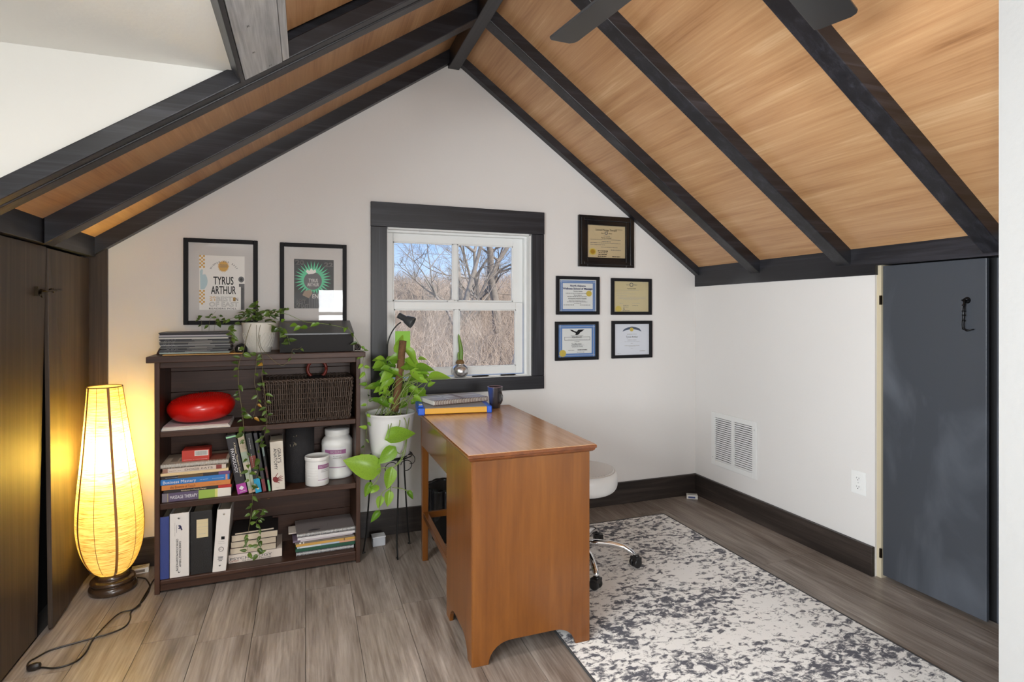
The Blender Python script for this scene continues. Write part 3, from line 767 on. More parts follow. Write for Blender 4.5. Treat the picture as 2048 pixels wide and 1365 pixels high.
# --- shelf two, left: a stack of lying books
g = 'books stacked flat on the middle shelf'
z = Z2; v = 0.02
def st(name, label, px0, px1, th, cover, **k):
    global z
    u0, u1 = S(px0, 980, v)[0], S(px1, 980, v)[0]
    o = flat_book(name, label, u0, u1, z + 0.0003, z + th, v, k.pop('d', 0.20), cover, group=g, **k); z += th; return o
st('textbook', 'thick purple and green paperback at the bottom of the middle shelf stack', 324, 462, 0.040, pmat(92, 78, 104), text=[('MASSAGE THERAPY', .11, .50, .55, WH)], bands=[(.52, .76, pmat(150, 178, 74)), (.76, .80, pmat(206, 206, 120)), (.80, 1.0, pmat(222, 216, 204)), (0, .08, pmat(116, 108, 118)), (.075, .085, pmat(214, 200, 130))])
st('textbook', 'thin black book with a red spine end in the middle shelf stack', 327, 463, 0.0145, pmat(38, 30, 28), text=[('Introduction to Massage Therapy', .25, .62, .6, CR)], bands=[(.80, 1.0, pmat(184, 44, 34))])
st('textbook', 'orange paperback under the blue book in the middle shelf stack', 323, 461, 0.0225, pmat(206, 128, 62), text=[('the Essence of Touch', .12, .48, .7, pmat(110, 52, 20)), ('--------  -------', .68, .86, .3, pmat(110, 52, 20))])
st('textbook', 'blue paperback with white spine lettering in the middle shelf stack', 321, 459, 0.0265, pmat(42, 116, 184), text=[('Business Mastery', .03, .50, .75, WH), ('--- -------', .56, .68, .4, WH), ('----------', .74, .91, .5, WH)], bands=[(.94, .97, pmat(206, 140, 120))])
st('textbook', 'thin black paperback with a purple spine end in the middle shelf stack', 322, 460, 0.0150, pmat(40, 34, 34), text=[('-----------', .06, .24, .5, WH)], bands=[(.83, 1.0, pmat(104, 66, 120)), (.24, .60, pmat(96, 74, 44))])
st('paperback', 'slim cream paperback in the middle shelf stack', 319, 457, 0.0130, pmat(222, 196, 148), text=[('------ --- ------', .14, .44, .4, pmat(150, 110, 60))])
st('paperback', 'beige and maroon book directly under the spiral-bound book', 325, 452, 0.0200, pmat(206, 190, 176), text=[('---- --  DOGS EATS', .10, .78, .6, pmat(90, 70, 60))], bands=[(0, .08, pmat(150, 110, 90)), (.84, .93, pmat(130, 52, 44))])
def spiral_book(name, label, u0, u1, z0, z1, v, depth, cover, wire, rz=0.0, group=None, nr=40, page=None, lift=0.003, cat='notebook'):
    w, h = u1 - u0, z1 - z0
    e = at_shelf(name, u0, v, z0, rz); tag(e, label, cat, group)
    MB().box((0, 0.004, h - 0.0012), (w, depth, h)).build('front_cover', cover, e)
    MB().box((0, 0.004, 0), (w, depth, 0.0012)).build('back_cover', cover, e)
    MB().box((0.001, 0.005, 0.0012), (w - 0.001, depth - .001, h - 0.0012)).build('pages', page or M['paper'], e)
    b = MB(); r = h / 2 + 0.0035
    for i in range(nr):
        x = w * (i + .5) / nr
        pts = [(x, 0.004 - r * 0.9 * cos(t), h / 2 + r * sin(t)) for t in [radians(a) for a in (-100, -60, -20, 20, 60, 100)]]
        b.tube(pts, w / nr * 0.27, 4)
    b.build('spiral_binding', wire, e)
    return e
u0, u1 = S(319, 930, .015)[0], S(457, 920, .015)[0]
pk = pmat(206, 186, 164)
e = spiral_book('spiral_book', 'spiral-bound book with a tan printed cover on top of the middle shelf stack', u0, u1, z + .004, z + .018, 0.022, 0.21, pk, plain('ivory_wire', rgb(208, 200, 190), 0.4), group=g, nr=46)
w = u1 - u0
MB().box((w * .12, .05, .0141), (w * .22, .13, .0144)).box((w * .25, .05, .0141), (w * .34, .13, .0144)).build('printed_panel', pmat(150, 130, 112), e)
MB().box((w * .62, .03, .0141), (w * .95, .16, .0144)).build('printed_panel', pmat(150, 84, 66), e)
z += 0.0185
u0, u1 = S(364, 910, .06)[0], S(419, 910, .06)[0]
e = at_shelf('red_box', u0, 0.055, z + .0005, radians(-1)); tag(e, 'small red carton with a barcode on top of the spiral-bound book', 'box')
w = u1 - u0; red = plain('red_carton', rgb(190, 58, 44), 0.5)
MB().box((0, 0, 0), (w, 0.09, 0.050)).build('carton', red, e, bevel=0.0008)
MB().box((w * .46, -.0006, .022), (w * .96, 0, .047)).build('barcode_label', M['paper'], e)
b = MB(); rr = random.Random(2); x = w * .50
while x < w * .93:
    t = rr.uniform(.0006, .0016); b.box((x, -.0010, .0245), (x + t, -.0005, .0445)); x += t + rr.uniform(.0006, .0016)
b.build('barcode', M['ink_grey'], e)
lettering('--------- -- -------------', .008, FRONT(w * .06, -.0006, .005), WH, e, width=w * .86)

# --- shelf two: books standing and leaning
g = 'books standing on the middle shelf'
def stand_book(name, label, px, w, h, d, lean, v, cover, bands=(), text=(), cat='book'):
    u = S(px, 985, v)[0]
    e = at_shelf(name, u, v, Z2 + 0.0005 + (w * sin(-lean) if lean < 0 else 0) * 0, 0, lean); tag(e, label, cat, g)
    t = 0.002
    MB().box((0, 0, 0), (t, d, h)).box((w - t, 0, 0), (w, d, h)).box((t, 0, 0), (w - t, t, h)).build('cover', cover, e, bevel=0.0006)
    MB().box((t, t, 0.003), (w - t, d - 0.004, h - 0.004)).build('pages', M['page'], e)
    for (a, b_, mt) in bands: MB().box((0.0004, -0.0006, h * a), (w - 0.0004, 0.0005, h * b_)).build('spine_band', mt, e)
    for (s, x, top, bot, sz, mt) in text:
        lettering(s, w * sz, DOWN(w * x, -0.0012, h * top), mt, e, width=h * (top - bot), bold=0.0)
    return e
L = radians(-10.5)
e = stand_book('textbook', 'black pathology textbook with a magenta spine end leaning left', 475.5, 0.043, 0.287, 0.21, L, 0.022, pmat(34, 30, 36), bands=[(0, .165, pmat(168, 62, 152)), (.95, .975, pmat(150, 206, 160))], text=[('PATHOLOGY', .20, .77, .36, .46, WH), ("A Massage Therapist's Guide to", .62, .86, .28, .24, CR)])
MB().prism([(.0215 + .011 * cos(t), -.0012, .026 + .011 * sin(t)) for t in (0, pi/2, pi, 3*pi/2)], (0, .0004, 0)).build('emblem', WH, e)
lettering('LWW', .009, FRONT(.013, -.0010, .006), WH, e)
e = stand_book('textbook', 'pale green and beige textbook leaning beside the black pathology book', 498, 0.030, 0.287, 0.21, L, 0.020, pmat(158, 172, 152), bands=[(0, .07, pmat(190, 160, 140)), (.38, .52, pmat(206, 196, 176)), (.12, .3, pmat(176, 184, 164)), (.70, .96, pmat(186, 172, 148))])
e = stand_book('textbook', 'black textbook with a bright cyan spine end', 511.5, 0.027, 0.29, 0.21, radians(-9), 0.012, pmat(30, 30, 30), bands=[(0, .235, pmat(24, 160, 206)), (.42, .62, pmat(130, 62, 50))], text=[('-----', .35, .93, .74, .5, WH), ('-------', .30, .66, .44, .4, WH), ('E', .35, .36, .33, .5, CR)])
MB().prism([(.0135 + .005 * cos(t), -.0012, .02 + .005 * sin(t)) for t in [i * pi / 5 for i in range(10)]], (0, .0004, 0)).build('emblem', CR, e)
stand_book('textbook', 'narrow dark grey book with a dull red spine end', 526, 0.0155, 0.288, 0.20, radians(-8.5), 0.024, pmat(50, 48, 54), bands=[(0, .21, pmat(128, 54, 60))])
stand_book('textbook', 'thinnest dark book with a mint green spine end', 537.5, 0.0095, 0.287, 0.20, radians(-8.5), 0.022, pmat(44, 44, 46), bands=[(0, .19, pmat(112, 176, 130)), (.22, .42, pmat(92, 52, 50)), (.60, .78, pmat(110, 126, 124))])
e = stand_book('textbook', 'thick cream anatomy book with a red skeletal hand on its spine', 544, 0.0585, 0.236, 0.165, radians(-2.5), 0.022, pmat(214, 206, 192), text=[("GRAY'S", .56, .86, .56, .36, M['ink']), ('ANATOMY', .26, .86, .42, .36, M['ink'])])
b = MB(); rm = pmat(122, 30, 28)
b.prism([(x, -.0012, zz_) for x, zz_ in ((.005, .052), (.012, .040), (.024, .036), (.030, .044), (.030, .058), (.020, .066), (.008, .064))], (0, .0005, 0))
for (x0, z0_), (x1, z1_) in (((.027, .056), (.044, .068)), ((.028, .053), (.052, .063)), ((.029, .049), (.053, .052)), ((.028, .045), (.049, .042)), ((.018, .064), (.030, .082)), ((.024, .040), (.036, .032))):
    dx, dz = x1 - x0, z1_ - z0_; l_ = math.hypot(dx, dz); nx, nz = -dz / l_ * .0019, dx / l_ * .0019
    b.prism([(x0 - nx, -.0012, z0_ - nz), (x1 - nx * .6, -.0012, z1_ - nz * .6), (x1 + nx * .6, -.0012, z1_ + nz * .6), (x0 + nx, -.0012, z0_ + nz)], (0, .0005, 0))
b.build('hand_print', rm, e, fix=True)
lettering('-----', .009, FRONT(.018, -.0012, .010), M['ink_grey'], e)

# --- shelf two, right: foam roller and two tubs
e = at_shelf('foam_roller', 0.617, 0.175, Z2); tag(e, 'black foam roller standing upright on the middle shelf', 'foam roller')
fm = plain('black_foam', (0.016, 0.015, 0.017, 1), 0.8, bump=0.5, bscale=260)
MB().lathe([(0.066, 0), (0.070, .004), (0.070, .286), (0.066, .290), (0.028, .290), (0.026, .284)], seg=48).build('foam_body', fm, e)
lb = pmat(150, 140, 120)
b = MB(); rr = random.Random(5)
for i in range(9):
    a0 = radians(-128 + rr.uniform(-9, 22)); z_ = .19 + rr.uniform(0, .055)
    b.tube([(.0708 * cos(a0 + k * .03), .0708 * sin(a0 + k * .03), z_ + rr.uniform(-.008, .008)) for k in range(3)], .0013, 4)
b.build('scribbled_mark', lb, e)
def tub(name, label, u, v, r, h, lid_r, lid_h, shoulder, ang, prof):
    e = at_shelf(name, u, v, Z2 + .0005, ang); tag(e, label, 'jar', 'white cream tubs on the middle shelf')
    MB().lathe(prof, seg=48).build('tub_body', M['plastic_white'], e)
    return e
def wrap(r, a0, a1, z0, z1, n=14):
    b = MB(); b.grid(lambda s, t: (r * cos(a0 + (a1 - a0) * s), r * sin(a0 + (a1 - a0) * s), z0 + (z1 - z0) * t), n, 1); return b
def curved_text(s, size, r, a_mid, z, mat, parent, width):
    c = lettering(s, size, Matrix.Identity(4), mat, None, align='CENTER', width=width)
    me = c.data
    for vtx in me.vertices:
        a = a_mid + vtx.co.x / r
        vtx.co = Vector((r * cos(a), r * sin(a), z + vtx.co.y))
    c.parent = parent; return c
pur = plain('plum_label', rgb(160, 104, 146), 0.4); lab = plain('label_white', rgb(226, 226, 228), 0.4)
LA = -pi / 2
bp = [(0.0, 0), (0.074, 0), (0.080, .006), (0.081, .02), (0.0785, .03), (0.0785, .165), (0.080, .172), (0.078, .19), (0.068, .205), (0.060, .212), (0.060, .222)]
e = tub('cream_tub', 'larger white screw-lid tub with a purple label at the right of the middle shelf', 0.802, 0.178, 0.08, 0.22, 0, 0, 0, 0, bp)
MB().lathe([(0.059, .218), (0.062, .220), (0.063, .226), (0.063, .246), (0.061, .250), (0.0, .251)], seg=48).build('lid', M['plastic_white'], e)
R_ = 0.0790
wrap(R_, LA - .95, LA + .50, .055, .165).build('label', lab, e)
wrap(R_ + .0003, LA - .95, LA + .50, .130, .152).build('label_band', pur, e)
wrap(R_ + .0003, LA - .95, LA + .50, .060, .0635).build('label_band', pur, e)
curved_text('BIOTONE', .017, R_ + .0006, LA - .16, .1355, WH, e, .056)
curved_text('ALL PURPOSE', .008, R_ + .0006, LA - .10, .117, M['ink_grey'], e, .040)
curved_text('MASSAGE CREME', .008, R_ + .0006, LA - .08, .107, M['ink_grey'], e, .044)
bp = [(0.0, 0), (0.054, 0), (0.057, .003), (0.057, .125), (0.057, .128)]
e = tub('cream_tub', 'small white tub with a purple label in front of the larger one', 0.696, 0.062, 0.06, 0.13, 0, 0, 0, 0, bp)
MB().lathe([(0.057, .122), (0.0595, .123), (0.0605, .128), (0.0605, .140), (0.059, .143), (0.056, .143), (0.055, .141), (0.0, .141)], seg=48).build('lid', M['plastic_white'], e)
b = MB()
for z_ in (.045, .058, .071, .084, .097): b.lathe([(0.0570, z_ - .0012), (0.0576, z_), (0.0570, z_ + .0012)], seg=40, cap=False)
b.build('ribs', M['plastic_white'], e)
R_ = 0.0577
wrap(R_, LA + .0, LA + 1.15, .020, .110).build('label', lab, e)
wrap(R_ + .0003, LA + .0, LA + 1.15, .086, .106).build('label_band', pur, e)
wrap(R_ + .0003, LA + .0, LA + 1.15, .030, .0325).build('label_band', pur, e)
curved_text('BIOTONE', .014, R_ + .0006, LA + .56, .0915, WH, e, .050)
curved_text('DUAL PURPOSE', .006, R_ + .0006, LA + .60, .077, M['ink_grey'], e, .036)
curved_text('MASSAGE CREME', .006, R_ + .0006, LA + .60, .069, M['ink_grey'], e, .040)

# --- shelf one: balance disc on booklets, basket
g = 'booklets under the red disc'
bk = [('white', pmat(226, 222, 220)), ('white', pmat(232, 228, 226)), ('white and maroon', pmat(196, 176, 178))]
u0, u1 = S(322, 855, .02)[0], S(461, 850, .02)[0]
z = Z1
for i, (nm, mt) in enumerate(bk):
    th = 0.0055
    flat_book('booklet', ['lowest white booklet under the red balance disc', 'middle white booklet under the red balance disc', 'uppermost white and maroon booklet under the red balance disc'][i], u0 + i * .002, u1 - i * .004, z + .0003, z + th, 0.018 + .004 * i, 0.215, mt, rz=radians(-.6 * i), fore=True, group=g, cat='booklet'); z += th
e = at_shelf('balance_disc', 0.174, 0.152, z + .0045); tag(e, 'red inflated balance disc with a studded top on the upper shelf', 'balance disc')
R_ = 0.148; hh = 0.108
prof = [(0.0, 0.004), (0.05, .002), (0.095, .004), (0.125, .018), (0.143, .042), (0.147, .060), (0.141, .076), (0.128, .088), (0.09, .102), (0.05, .108), (0.0, .110)]
rd = plain('red_vinyl', rgb(206, 22, 14), 0.28, coat=0.3)
MT = Matrix.Rotation(radians(-3), 4, 'Y')
MT = MT @ Matrix.Scale(1.13, 4, (0, 0, 1))
MB().lathe(smooth_prof(prof), seg=56, m=MT).build('disc_body', rd, e)
b = MB()
top = lambda r: .110 - .002 * (r / .05) ** 2 if r < .05 else (.108 - .006 * ((r - .05) / .04) if r < .09 else .102 - .014 * ((r - .09) / .038) ** 1.2)
for k in range(1, 13):
    r = k * 0.0104; nn = int(2 * pi * r / 0.0115)
    for i in range(nn):
        a = 2 * pi * (i + .5 * (k % 2)) / nn; zt = top(r)
        p = MT @ Vector((r * cos(a), r * sin(a), zt)); s_ = 0.0040
        n0 = len(b.v); b.v += [(p.x - s_, p.y, p.z - .001), (p.x, p.y - s_, p.z - .001), (p.x + s_, p.y, p.z - .001), (p.x, p.y + s_, p.z - .001), (p.x, p.y, p.z + .0048)]
        for q in range(4): b.f.append((n0 + q, n0 + (q + 1) % 4, n0 + 4)); b.sm.append(True)
b.build('studs', rd, e, kind='stuff')

e = at_shelf('wicker_basket', 0.655, 0.135, Z1); tag(e, 'dark woven wicker basket on the upper shelf', 'basket')
wk = plain('dark_wicker', rgb(72, 57, 47), 0.5, vary=0.6, scale=70)
hw0, hd0, hw1, hd1, bh = 0.194, 0.108, 0.208, 0.120, 0.205
def rim(t, s):                                      # t: 0..1 around, s: 0..1 up
    a = hw0 + (hw1 - hw0) * s; d = hd0 + (hd1 - hd0) * s
    per = 4 * (a + d); q = t * per
    if q < 2 * a: return Vector((-a + q, -d, s * bh))
    q -= 2 * a
    if q < 2 * d: return Vector((a, -d + q, s * bh))
    q -= 2 * d
    if q < 2 * a: return Vector((a - q, d, s * bh))
    q -= 2 * a
    return Vector((-a, d - q, s * bh))
b = MB(); b.box((-hw0, -hd0, 0.002), (hw0, hd0, 0.010)); b.build('basket_bottom', wk, e)
b = MB()
nst, rows = 132, 11
rr = random.Random(8)
for i in range(nst):
    t = (i + .5) / nst
    pts = []
    for j in range(rows + 1):
        s_ = j / rows; p = rim(t, s_); nrm = Vector((p.x / hw1, p.y / hd1, 0))
        nrm = Vector((0, math.copysign(1, p.y), 0)) if abs(p.y) / hd1 > abs(p.x) / hw1 else Vector((math.copysign(1, p.x), 0, 0))
        off = 0.0048 * (1 if (i + j) % 2 else -1)
        pts.append(p + nrm * off + Vector((rr.uniform(-.001, .001), rr.uniform(-.001, .001), 0)))
    b.tube(pts, 0.0040 * rr.uniform(.8, 1.15), 5)
b.build('woven_sides', wk, e)
b = MB()
for j in range(8):
    s_ = (j + .6) / 8.2
    b.tube([rim(k / 60 % 1.0, s_) for k in range(61)], 0.0024, 4)
b.build('weavers', wk, e)
b = MB()
for ph in (0, pi):
    pts = []
    for k in range(181):
        p = rim(k / 180 % 1.0, 1.0); w_ = k / 180 * 2 * pi * 34 + ph
        pts.append(p + Vector((0, .004 * cos(w_), .004 * sin(w_) + .001)))
    b.tube(pts, 0.0048, 5)
b.build('braided_rim', wk, e)
e = at_shelf('ring_handled_tool', 0.700, 0.165, Z1 + 0.010); tag(e, 'black tool with a dark red ring handle sticking out of the basket', 'tool')
MB().lathe(smooth_prof([(0.0, 0), (0.05, .004), (0.072, .05), (0.074, .12), (0.060, .180), (0.030, .200), (0.0, .204)]), seg=28).build('tool_body', M['black_matte'], e)
pts = [(0.046 * cos(t), 0.006 * sin(t * .5), .205 + .030 + 0.046 * sin(t)) for t in [i * 2 * pi / 32 for i in range(33)]]
MB().tube(pts, 0.0078, 10).build('ring_handle', plain('dark_red_rubber', rgb(122, 40, 26), 0.4), e)

# --- bottom shelf: ring binders
g = 'ring binders on the bottom shelf'
def binder(label, px0, px1, h, d, cover, v=0.012, lean=0.0, zoff=0.0):
    u0, u1 = S(px0, 1150, v)[0], S(px1, 1150, v)[0]; w = u1 - u0
    e = at_shelf('ring_binder', u0, v, Z3 + .0005 + zoff, 0, lean); tag(e, label, 'binder', g)
    t = 0.003
    MB().box((0, 0, 0), (w, t, h)).build('spine', cover, e, bevel=0.001)
    MB().box((0, t, 0), (t, d, h)).build('cover_board', cover, e, bevel=0.001)
    MB().box((w - t, t, 0), (w, d, h)).build('cover_board', cover, e, bevel=0.001)
    MB().box((t + .003, .02, .006), (w - t - .004, d - .015, h - .016)).build('papers', M['page'], e)
    b = MB()
    for zz_ in (.05, h / 2, h - .05): b.tube([(w / 2 + (w / 2 - .008) * cos(a), .016 + .012 * sin(a), zz_) for a in [i * pi / 6 for i in range(7)]], .0012, 5)
    b.box((w / 2 - .008, t, .02), (w / 2 + .008, t + .002, h - .004))
    b.build('ring_mechanism', M['steel'], e)
    return e, w
e, w = binder('plain royal blue ring binder at the left end of the bottom shelf', 318, 338, 0.283, 0.25, plain('blue_vinyl', rgb(52, 66, 128), 0.4, bump=.2, bscale=300))
wv = plain('white_vinyl_binder', rgb(224, 218, 212), 0.35)
e, w = binder('wide white ring binder with a printed spine next to the blue one', 339.5, 378, 0.292, 0.25, wv)
TX = lambda s, x, top, bot, sz, mt=M['ink']: lettering(s, sz, DOWN(w * x, -0.0010, top), mt, e, width=top - bot)
TX('CANINE MASSAGE THERAPY', .48, .165, .045, .012); TX('CERTIFICATION PROGRAM NCBTMB', .33, .176, .030, .012)
TX('-------', .33, .240, .205, .012, pmat(60, 60, 90)); TX('----- ------ -------', .25, .250, .190, .006, M['ink_grey'])
b = MB()                                            # standing dog mark, head down the spine
dog = [(.50, .238), (.56, .236), (.60, .232), (.62, .224), (.66, .216), (.63, .212), (.58, .216), (.55, .222), (.50, .221), (.44, .222), (.44, .225), (.50, .227), (.50, .231), (.44, .233), (.44, .236)]
b.prism([(w * a, -.0012, c) for a, c in dog], (0, .0005, 0)); b.build('dog_emblem', pmat(34, 34, 74), e, fix=True)
for zz_ in (.270, .024): MB().lathe([(.0046, 0), (.0046, .0012), (0, .0014)], seg=14, m=Matrix.Translation((w * .48, 0, zz_)) @ Matrix.Rotation(radians(90), 4, 'X')).build('rivet', M['steel'], e)
e, w = binder('wide black ring binder with a handwritten label', 381, 424, 0.290, 0.25, plain('black_vinyl_binder', (0.010, 0.009, 0.009, 1), 0.35, bump=.2, bscale=300))
MB().box((w * .28, -.0010, .168), (w * .82, 0, .252)).build('paper_label', M['cream'], e)
lettering('-------', .015, FRONT(w * .32, -.0011, .214), M['ink_lite'], e, width=w * .46); lettering('---', .015, FRONT(w * .38, -.0011, .182), M['ink_lite'], e, width=w * .3)
MB().box((w * .30, -.0012, .234), (w * .80, -.0009, .2346)).box((w * .30, -.0012, .205), (w * .80, -.0009, .2056)).build('ruled_lines', M['ink_lite'], e)
e, w = binder('narrow white ring binder leaning right, with small logos on its spine', 424.5, 451.5, 0.290, 0.25, wv, v=0.008, lean=radians(4.2), zoff=0.0)
b = MB(); b.box((w * .46, -.0012, .150), (w * .72, -.0008, .164)); b.build('square_logo', M['ink'], e)
lettering('-------', .007, FRONT(w * .24, -.0011, .139), M['ink_grey'], e, width=w * .46); lettering('------- -----', .006, FRONT(w * .24, -.0011, .131), M['ink_grey'], e, width=w * .55)
b = MB(); cc = [(w * .52 + .010 * cos(t), .105 + .010 * sin(t)) for t in [i * 2 * pi / 20 for i in range(20)]]
b.tube([(x, -.0008, z_) for x, z_ in cc + [cc[0]]], .0009, 4); b.build('ring_logo', M['ink'], e)
lettering('21', .009, FRONT(w * .38, -.0011, .102), M['ink'], e)
MB().box((w * .32, -.0012, .068), (w * .72, -.0008, .071)).box((w * .36, -.0012, .063), (w * .70, -.0008, .066)).box((w * .32, -.0012, .057), (w * .72, -.0008, .060)).box((w * .40, -.0012, .050), (w * .66, -.0008, .054)).build('printed_block', M['ink_grey'], e)
for zz_ in (.268, .030): MB().lathe([(.004, 0), (.004, .0012), (0, .0014)], seg=14, m=Matrix.Translation((w * .52, 0, zz_)) @ Matrix.Rotation(radians(90), 4, 'X')).build('rivet', M['steel'], e)

# --- bottom shelf, middle: stack of five books, fore-edges out
g = 'books stacked flat on the bottom shelf'
vv = 0.080
def bs(label, px0, px1, py, z0, z1, cover, **k):
    u0, u1 = px0, S(px1, py, vv)[0]
    return flat_book(k.pop('name', 'hardback_book'), label, u0, u1, z0 + .0003, z1, vv + k.pop('dv', 0), k.pop('d', 0.19), cover, group=g, **k)
bs('white psychology textbook at the bottom of the bottom shelf stack', .292, 564, 1105, Z3, Z3 + .040, pmat(226, 214, 202), text=[('PSYCHOLOGY', .02, .80, .42, pmat(70, 78, 86))], d=.20)
e_ = [o for o in COL.objects if o.name.startswith('hardback_book')][-1]
lettering('Carlson', .014, FRONT(.004, -.0012, .006), pmat(168, 96, 82), e_, width=.04); lettering('the Science of Behavior', .010, FRONT(.06, -.0012, .004), M['ink_grey'], e_, width=.13)
bs('cream-paged book on the white psychology textbook', .297, 553, 1085, Z3 + .040, Z3 + .071, pmat(60, 50, 48), fore=True, d=.17)
bs('pinkish-paged brown book in the middle of the bottom shelf stack', .300, 553, 1070, Z3 + .071, Z3 + .101, pmat(88, 56, 46), fore=True, d=.17)
bs('black hardback with yellowed pages in the bottom shelf stack', .303, 556, 1055, Z3 + .101, Z3 + .133, pmat(24, 22, 24), fore=True, d=.18)
bs('black glossy paperback on top of the bottom shelf stack', .318, 549, 1040, Z3 + .133, Z3 + .143, pmat(16, 15, 17), fore=True, d=.18, rz=radians(4), name='paperback')

# --- bottom shelf, right: stack of notebooks and booklets
g = 'notebooks and booklets stacked at the right of the bottom shelf'
vv = 0.045
U = lambda px, py=1080: S(px, py, vv)[0]
blu = pmat(44, 60, 92); z = Z3
spiral_book('spiral_notebook', 'navy spiral notebook at the bottom of the right stack', U(592), U(708), z + .004, z + .013, vv, .20, blu, plain('white_wire', rgb(220, 222, 226), 0.35), group=g, nr=46); z += .0185
flat_book('notebook', 'dark green notebook second from the bottom of the right stack', U(591), U(712), z, z + .016, vv + .004, .20, pmat(24, 78, 56), group=g, cat='notebook'); z += .0163
flat_book('booklet', 'white and blue booklet above the dark green notebook', U(594), U(711), z, z + .009, vv + .006, .20, pmat(176, 190, 206), group=g, cat='booklet', bands=[(.72, 1, pmat(214, 160, 130)), (.05, .4, pmat(206, 212, 216))]); z += .0093
flat_book('booklet', 'mustard yellow booklet in the right stack', U(592), U(711), z, z + .013, vv + .005, .20, pmat(206, 160, 78), group=g, cat='booklet', bands=[(.80, .815, pmat(100, 60, 30))]); z += .0133
flat_book('booklet', 'grey mottled booklet above the mustard yellow one', U(590), U(709), z, z + .008, vv + .004, .20, pmat(120, 110, 100), group=g, cat='booklet', bands=[(.07, .10, M['paper']), (.13, .15, M['paper'])]); z += .0083
flat_book('booklet', 'purple booklet poking out at the left of the right stack', U(586), U(708), z, z + .011, vv + .008, .205, pmat(112, 96, 116), rz=radians(1.5), group=g, cat='booklet', bands=[(.12, .98, pmat(206, 196, 200))]); z += .0113
flat_book('booklet', 'white booklet just under the grey spiral notebook', U(595), U(710), z, z + .012, vv + .003, .20, pmat(226, 222, 222), group=g, cat='booklet', text=[('------- ------- -------', .38, .78, .45, M['ink_lite']), ('-----', .05, .13, .5, M['ink'])]); z += .0123
u0 = S(577, 1040, .10)[0]
flat_book('notepad', 'small white printed pad sticking out left under the grey spiral notebook', u0, u0 + .10, z, z + .005, .115, .10, pmat(210, 200, 190), group=g, cat='notepad'); z += .0053
e = spiral_book('spiral_notebook', 'grey spiral notebook with a printed cover on top of the right stack', U(592) + .004, U(711), z + .003, z + .011, vv - .004, .215, plain('grey_cover', rgb(132, 124, 124), 0.5), plain('white_wire_b', rgb(222, 222, 224), 0.35), rz=radians(1.5), group=g, nr=44)
MB().prism([(.085 + .030 * cos(t), .045 + .010 * sin(t), .0082) for t in [i * 2 * pi / 20 for i in range(20)]], (0, 0, .0003)).build('oval_print', pmat(60, 56, 64), e)
lettering('-------', .018, frame((.075, .075, .0084), (1, 0, 0), (0, 1, 0)), pmat(90, 84, 88), e, width=.06); lettering('--------', .018, frame((.075, .058, .0084), (1, 0, 0), (0, 1, 0)), pmat(90, 84, 88), e, width=.06)
lettering('--------', .012, frame((.150, .06, .0084), (.2, 1, 0), (-1, .2, 0)), pmat(90, 84, 88), e, width=.06)

# --- on top of the bookshelf
z = ZT
e = at_shelf('manila_envelope', 0.025, 0.045, z, radians(-2)); tag(e, 'manila envelope lying under the stack of magazines', 'envelope')
MB().box((0, 0, 0), (.33, .23, .003)).build('envelope_body', pmat(214, 164, 84), e); MB().prism([(.33, .23, .0032), (.33, 0, .0032), (.25, .115, .0032)], (0, 0, .0004)).build('flap', pmat(204, 154, 76), e)
e = at_shelf('leather_pouch', -0.004, 0.10, z); tag(e, 'brown crumpled leather strap beside the magazines', 'strap')
MB().tube([(0, 0, .004), (.006, .04, .018), (.010, .09, .030), (.016, .13, .020), (.02, .16, .005)], [.006, .012, .013, .011, .006], 8).build('strap_body', pmat(70, 48, 36), e)
z = ZT + 0.0045; g = 'magazines stacked on top of the bookshelf'
rr = random.Random(12)
cols = [pmat(170, 186, 180), pmat(70, 70, 74), pmat(96, 96, 98), pmat(40, 40, 44), pmat(112, 112, 110), pmat(60, 60, 64), pmat(150, 150, 150), pmat(54, 54, 58), pmat(120, 118, 112), pmat(80, 80, 82), pmat(36, 36, 40), pmat(206, 202, 196), pmat(110, 110, 112), pmat(196, 190, 196), pmat(52, 48, 52), pmat(58, 54, 56)]
cn = ['pale mint', 'dark grey', 'mid grey', 'near black', 'warm grey', 'slate grey', 'light grey', 'charcoal', 'stone grey', 'grey', 'black', 'off-white', 'ash grey', 'lilac white', 'dark plum', 'dark brown']
pos = ['lowest', 'second from the bottom', 'third from the bottom', 'fourth from the bottom', 'fifth from the bottom', 'sixth from the bottom', 'seventh from the bottom', 'eighth from the bottom', 'eighth from the top', 'seventh from the top', 'sixth from the top', 'fifth from the top', 'fourth from the top', 'third from the top', 'second from the top', 'topmost']
for i in range(16):
    th = rr.uniform(.0055, .0068)
    du = rr.uniform(-.006, .006)
    u0 = .008 + du if 2 < i < 11 else .003 + du * .5
    o = flat_book('magazine', cn[i] + ' magazine, ' + pos[i] + ' in the stack on the bookshelf', u0, u0 + .285 + rr.uniform(0, .012), z + .0002, z + th, .085 + rr.uniform(0, .006), .205, cols[i], rz=radians(rr.uniform(-1, 1)), group=g, cat='magazine')
    if 0 < i < 11:
        lettering(rr.choice(['-- - --', '- --- --', '--- - -', '-- -- --']), th * .9, FRONT(.012 + rr.uniform(0, .01), -.0012, th * .2), WH, o, width=.045)
        MB().box((.10 + rr.uniform(0, .04), -.0008, th * .3), (.19 + rr.uniform(0, .05), .0002, th * .6)).build('spine_print', M['ink_lite'], o)
    z += th
e = at_shelf('black_pouch', 0.345, 0.115, ZT); tag(e, 'small black and white crumpled pouch between the magazines and the pot', 'pouch')
MB().lathe(smooth_prof([(0, 0), (.022, .002), (.028, .016), (.022, .034), (.008, .044), (0, .046)]), seg=18, m=Matrix.Scale(1.0, 4)).build('pouch_body', M['black_matte'], e)
MB().prism([(-.012, -.0275, .014), (.004, -.0285, .010), (-.002, -.0285, .026), (-.010, -.0265, .030)], (0, .004, 0)).build('white_print', M['paper'], e, fix=True)
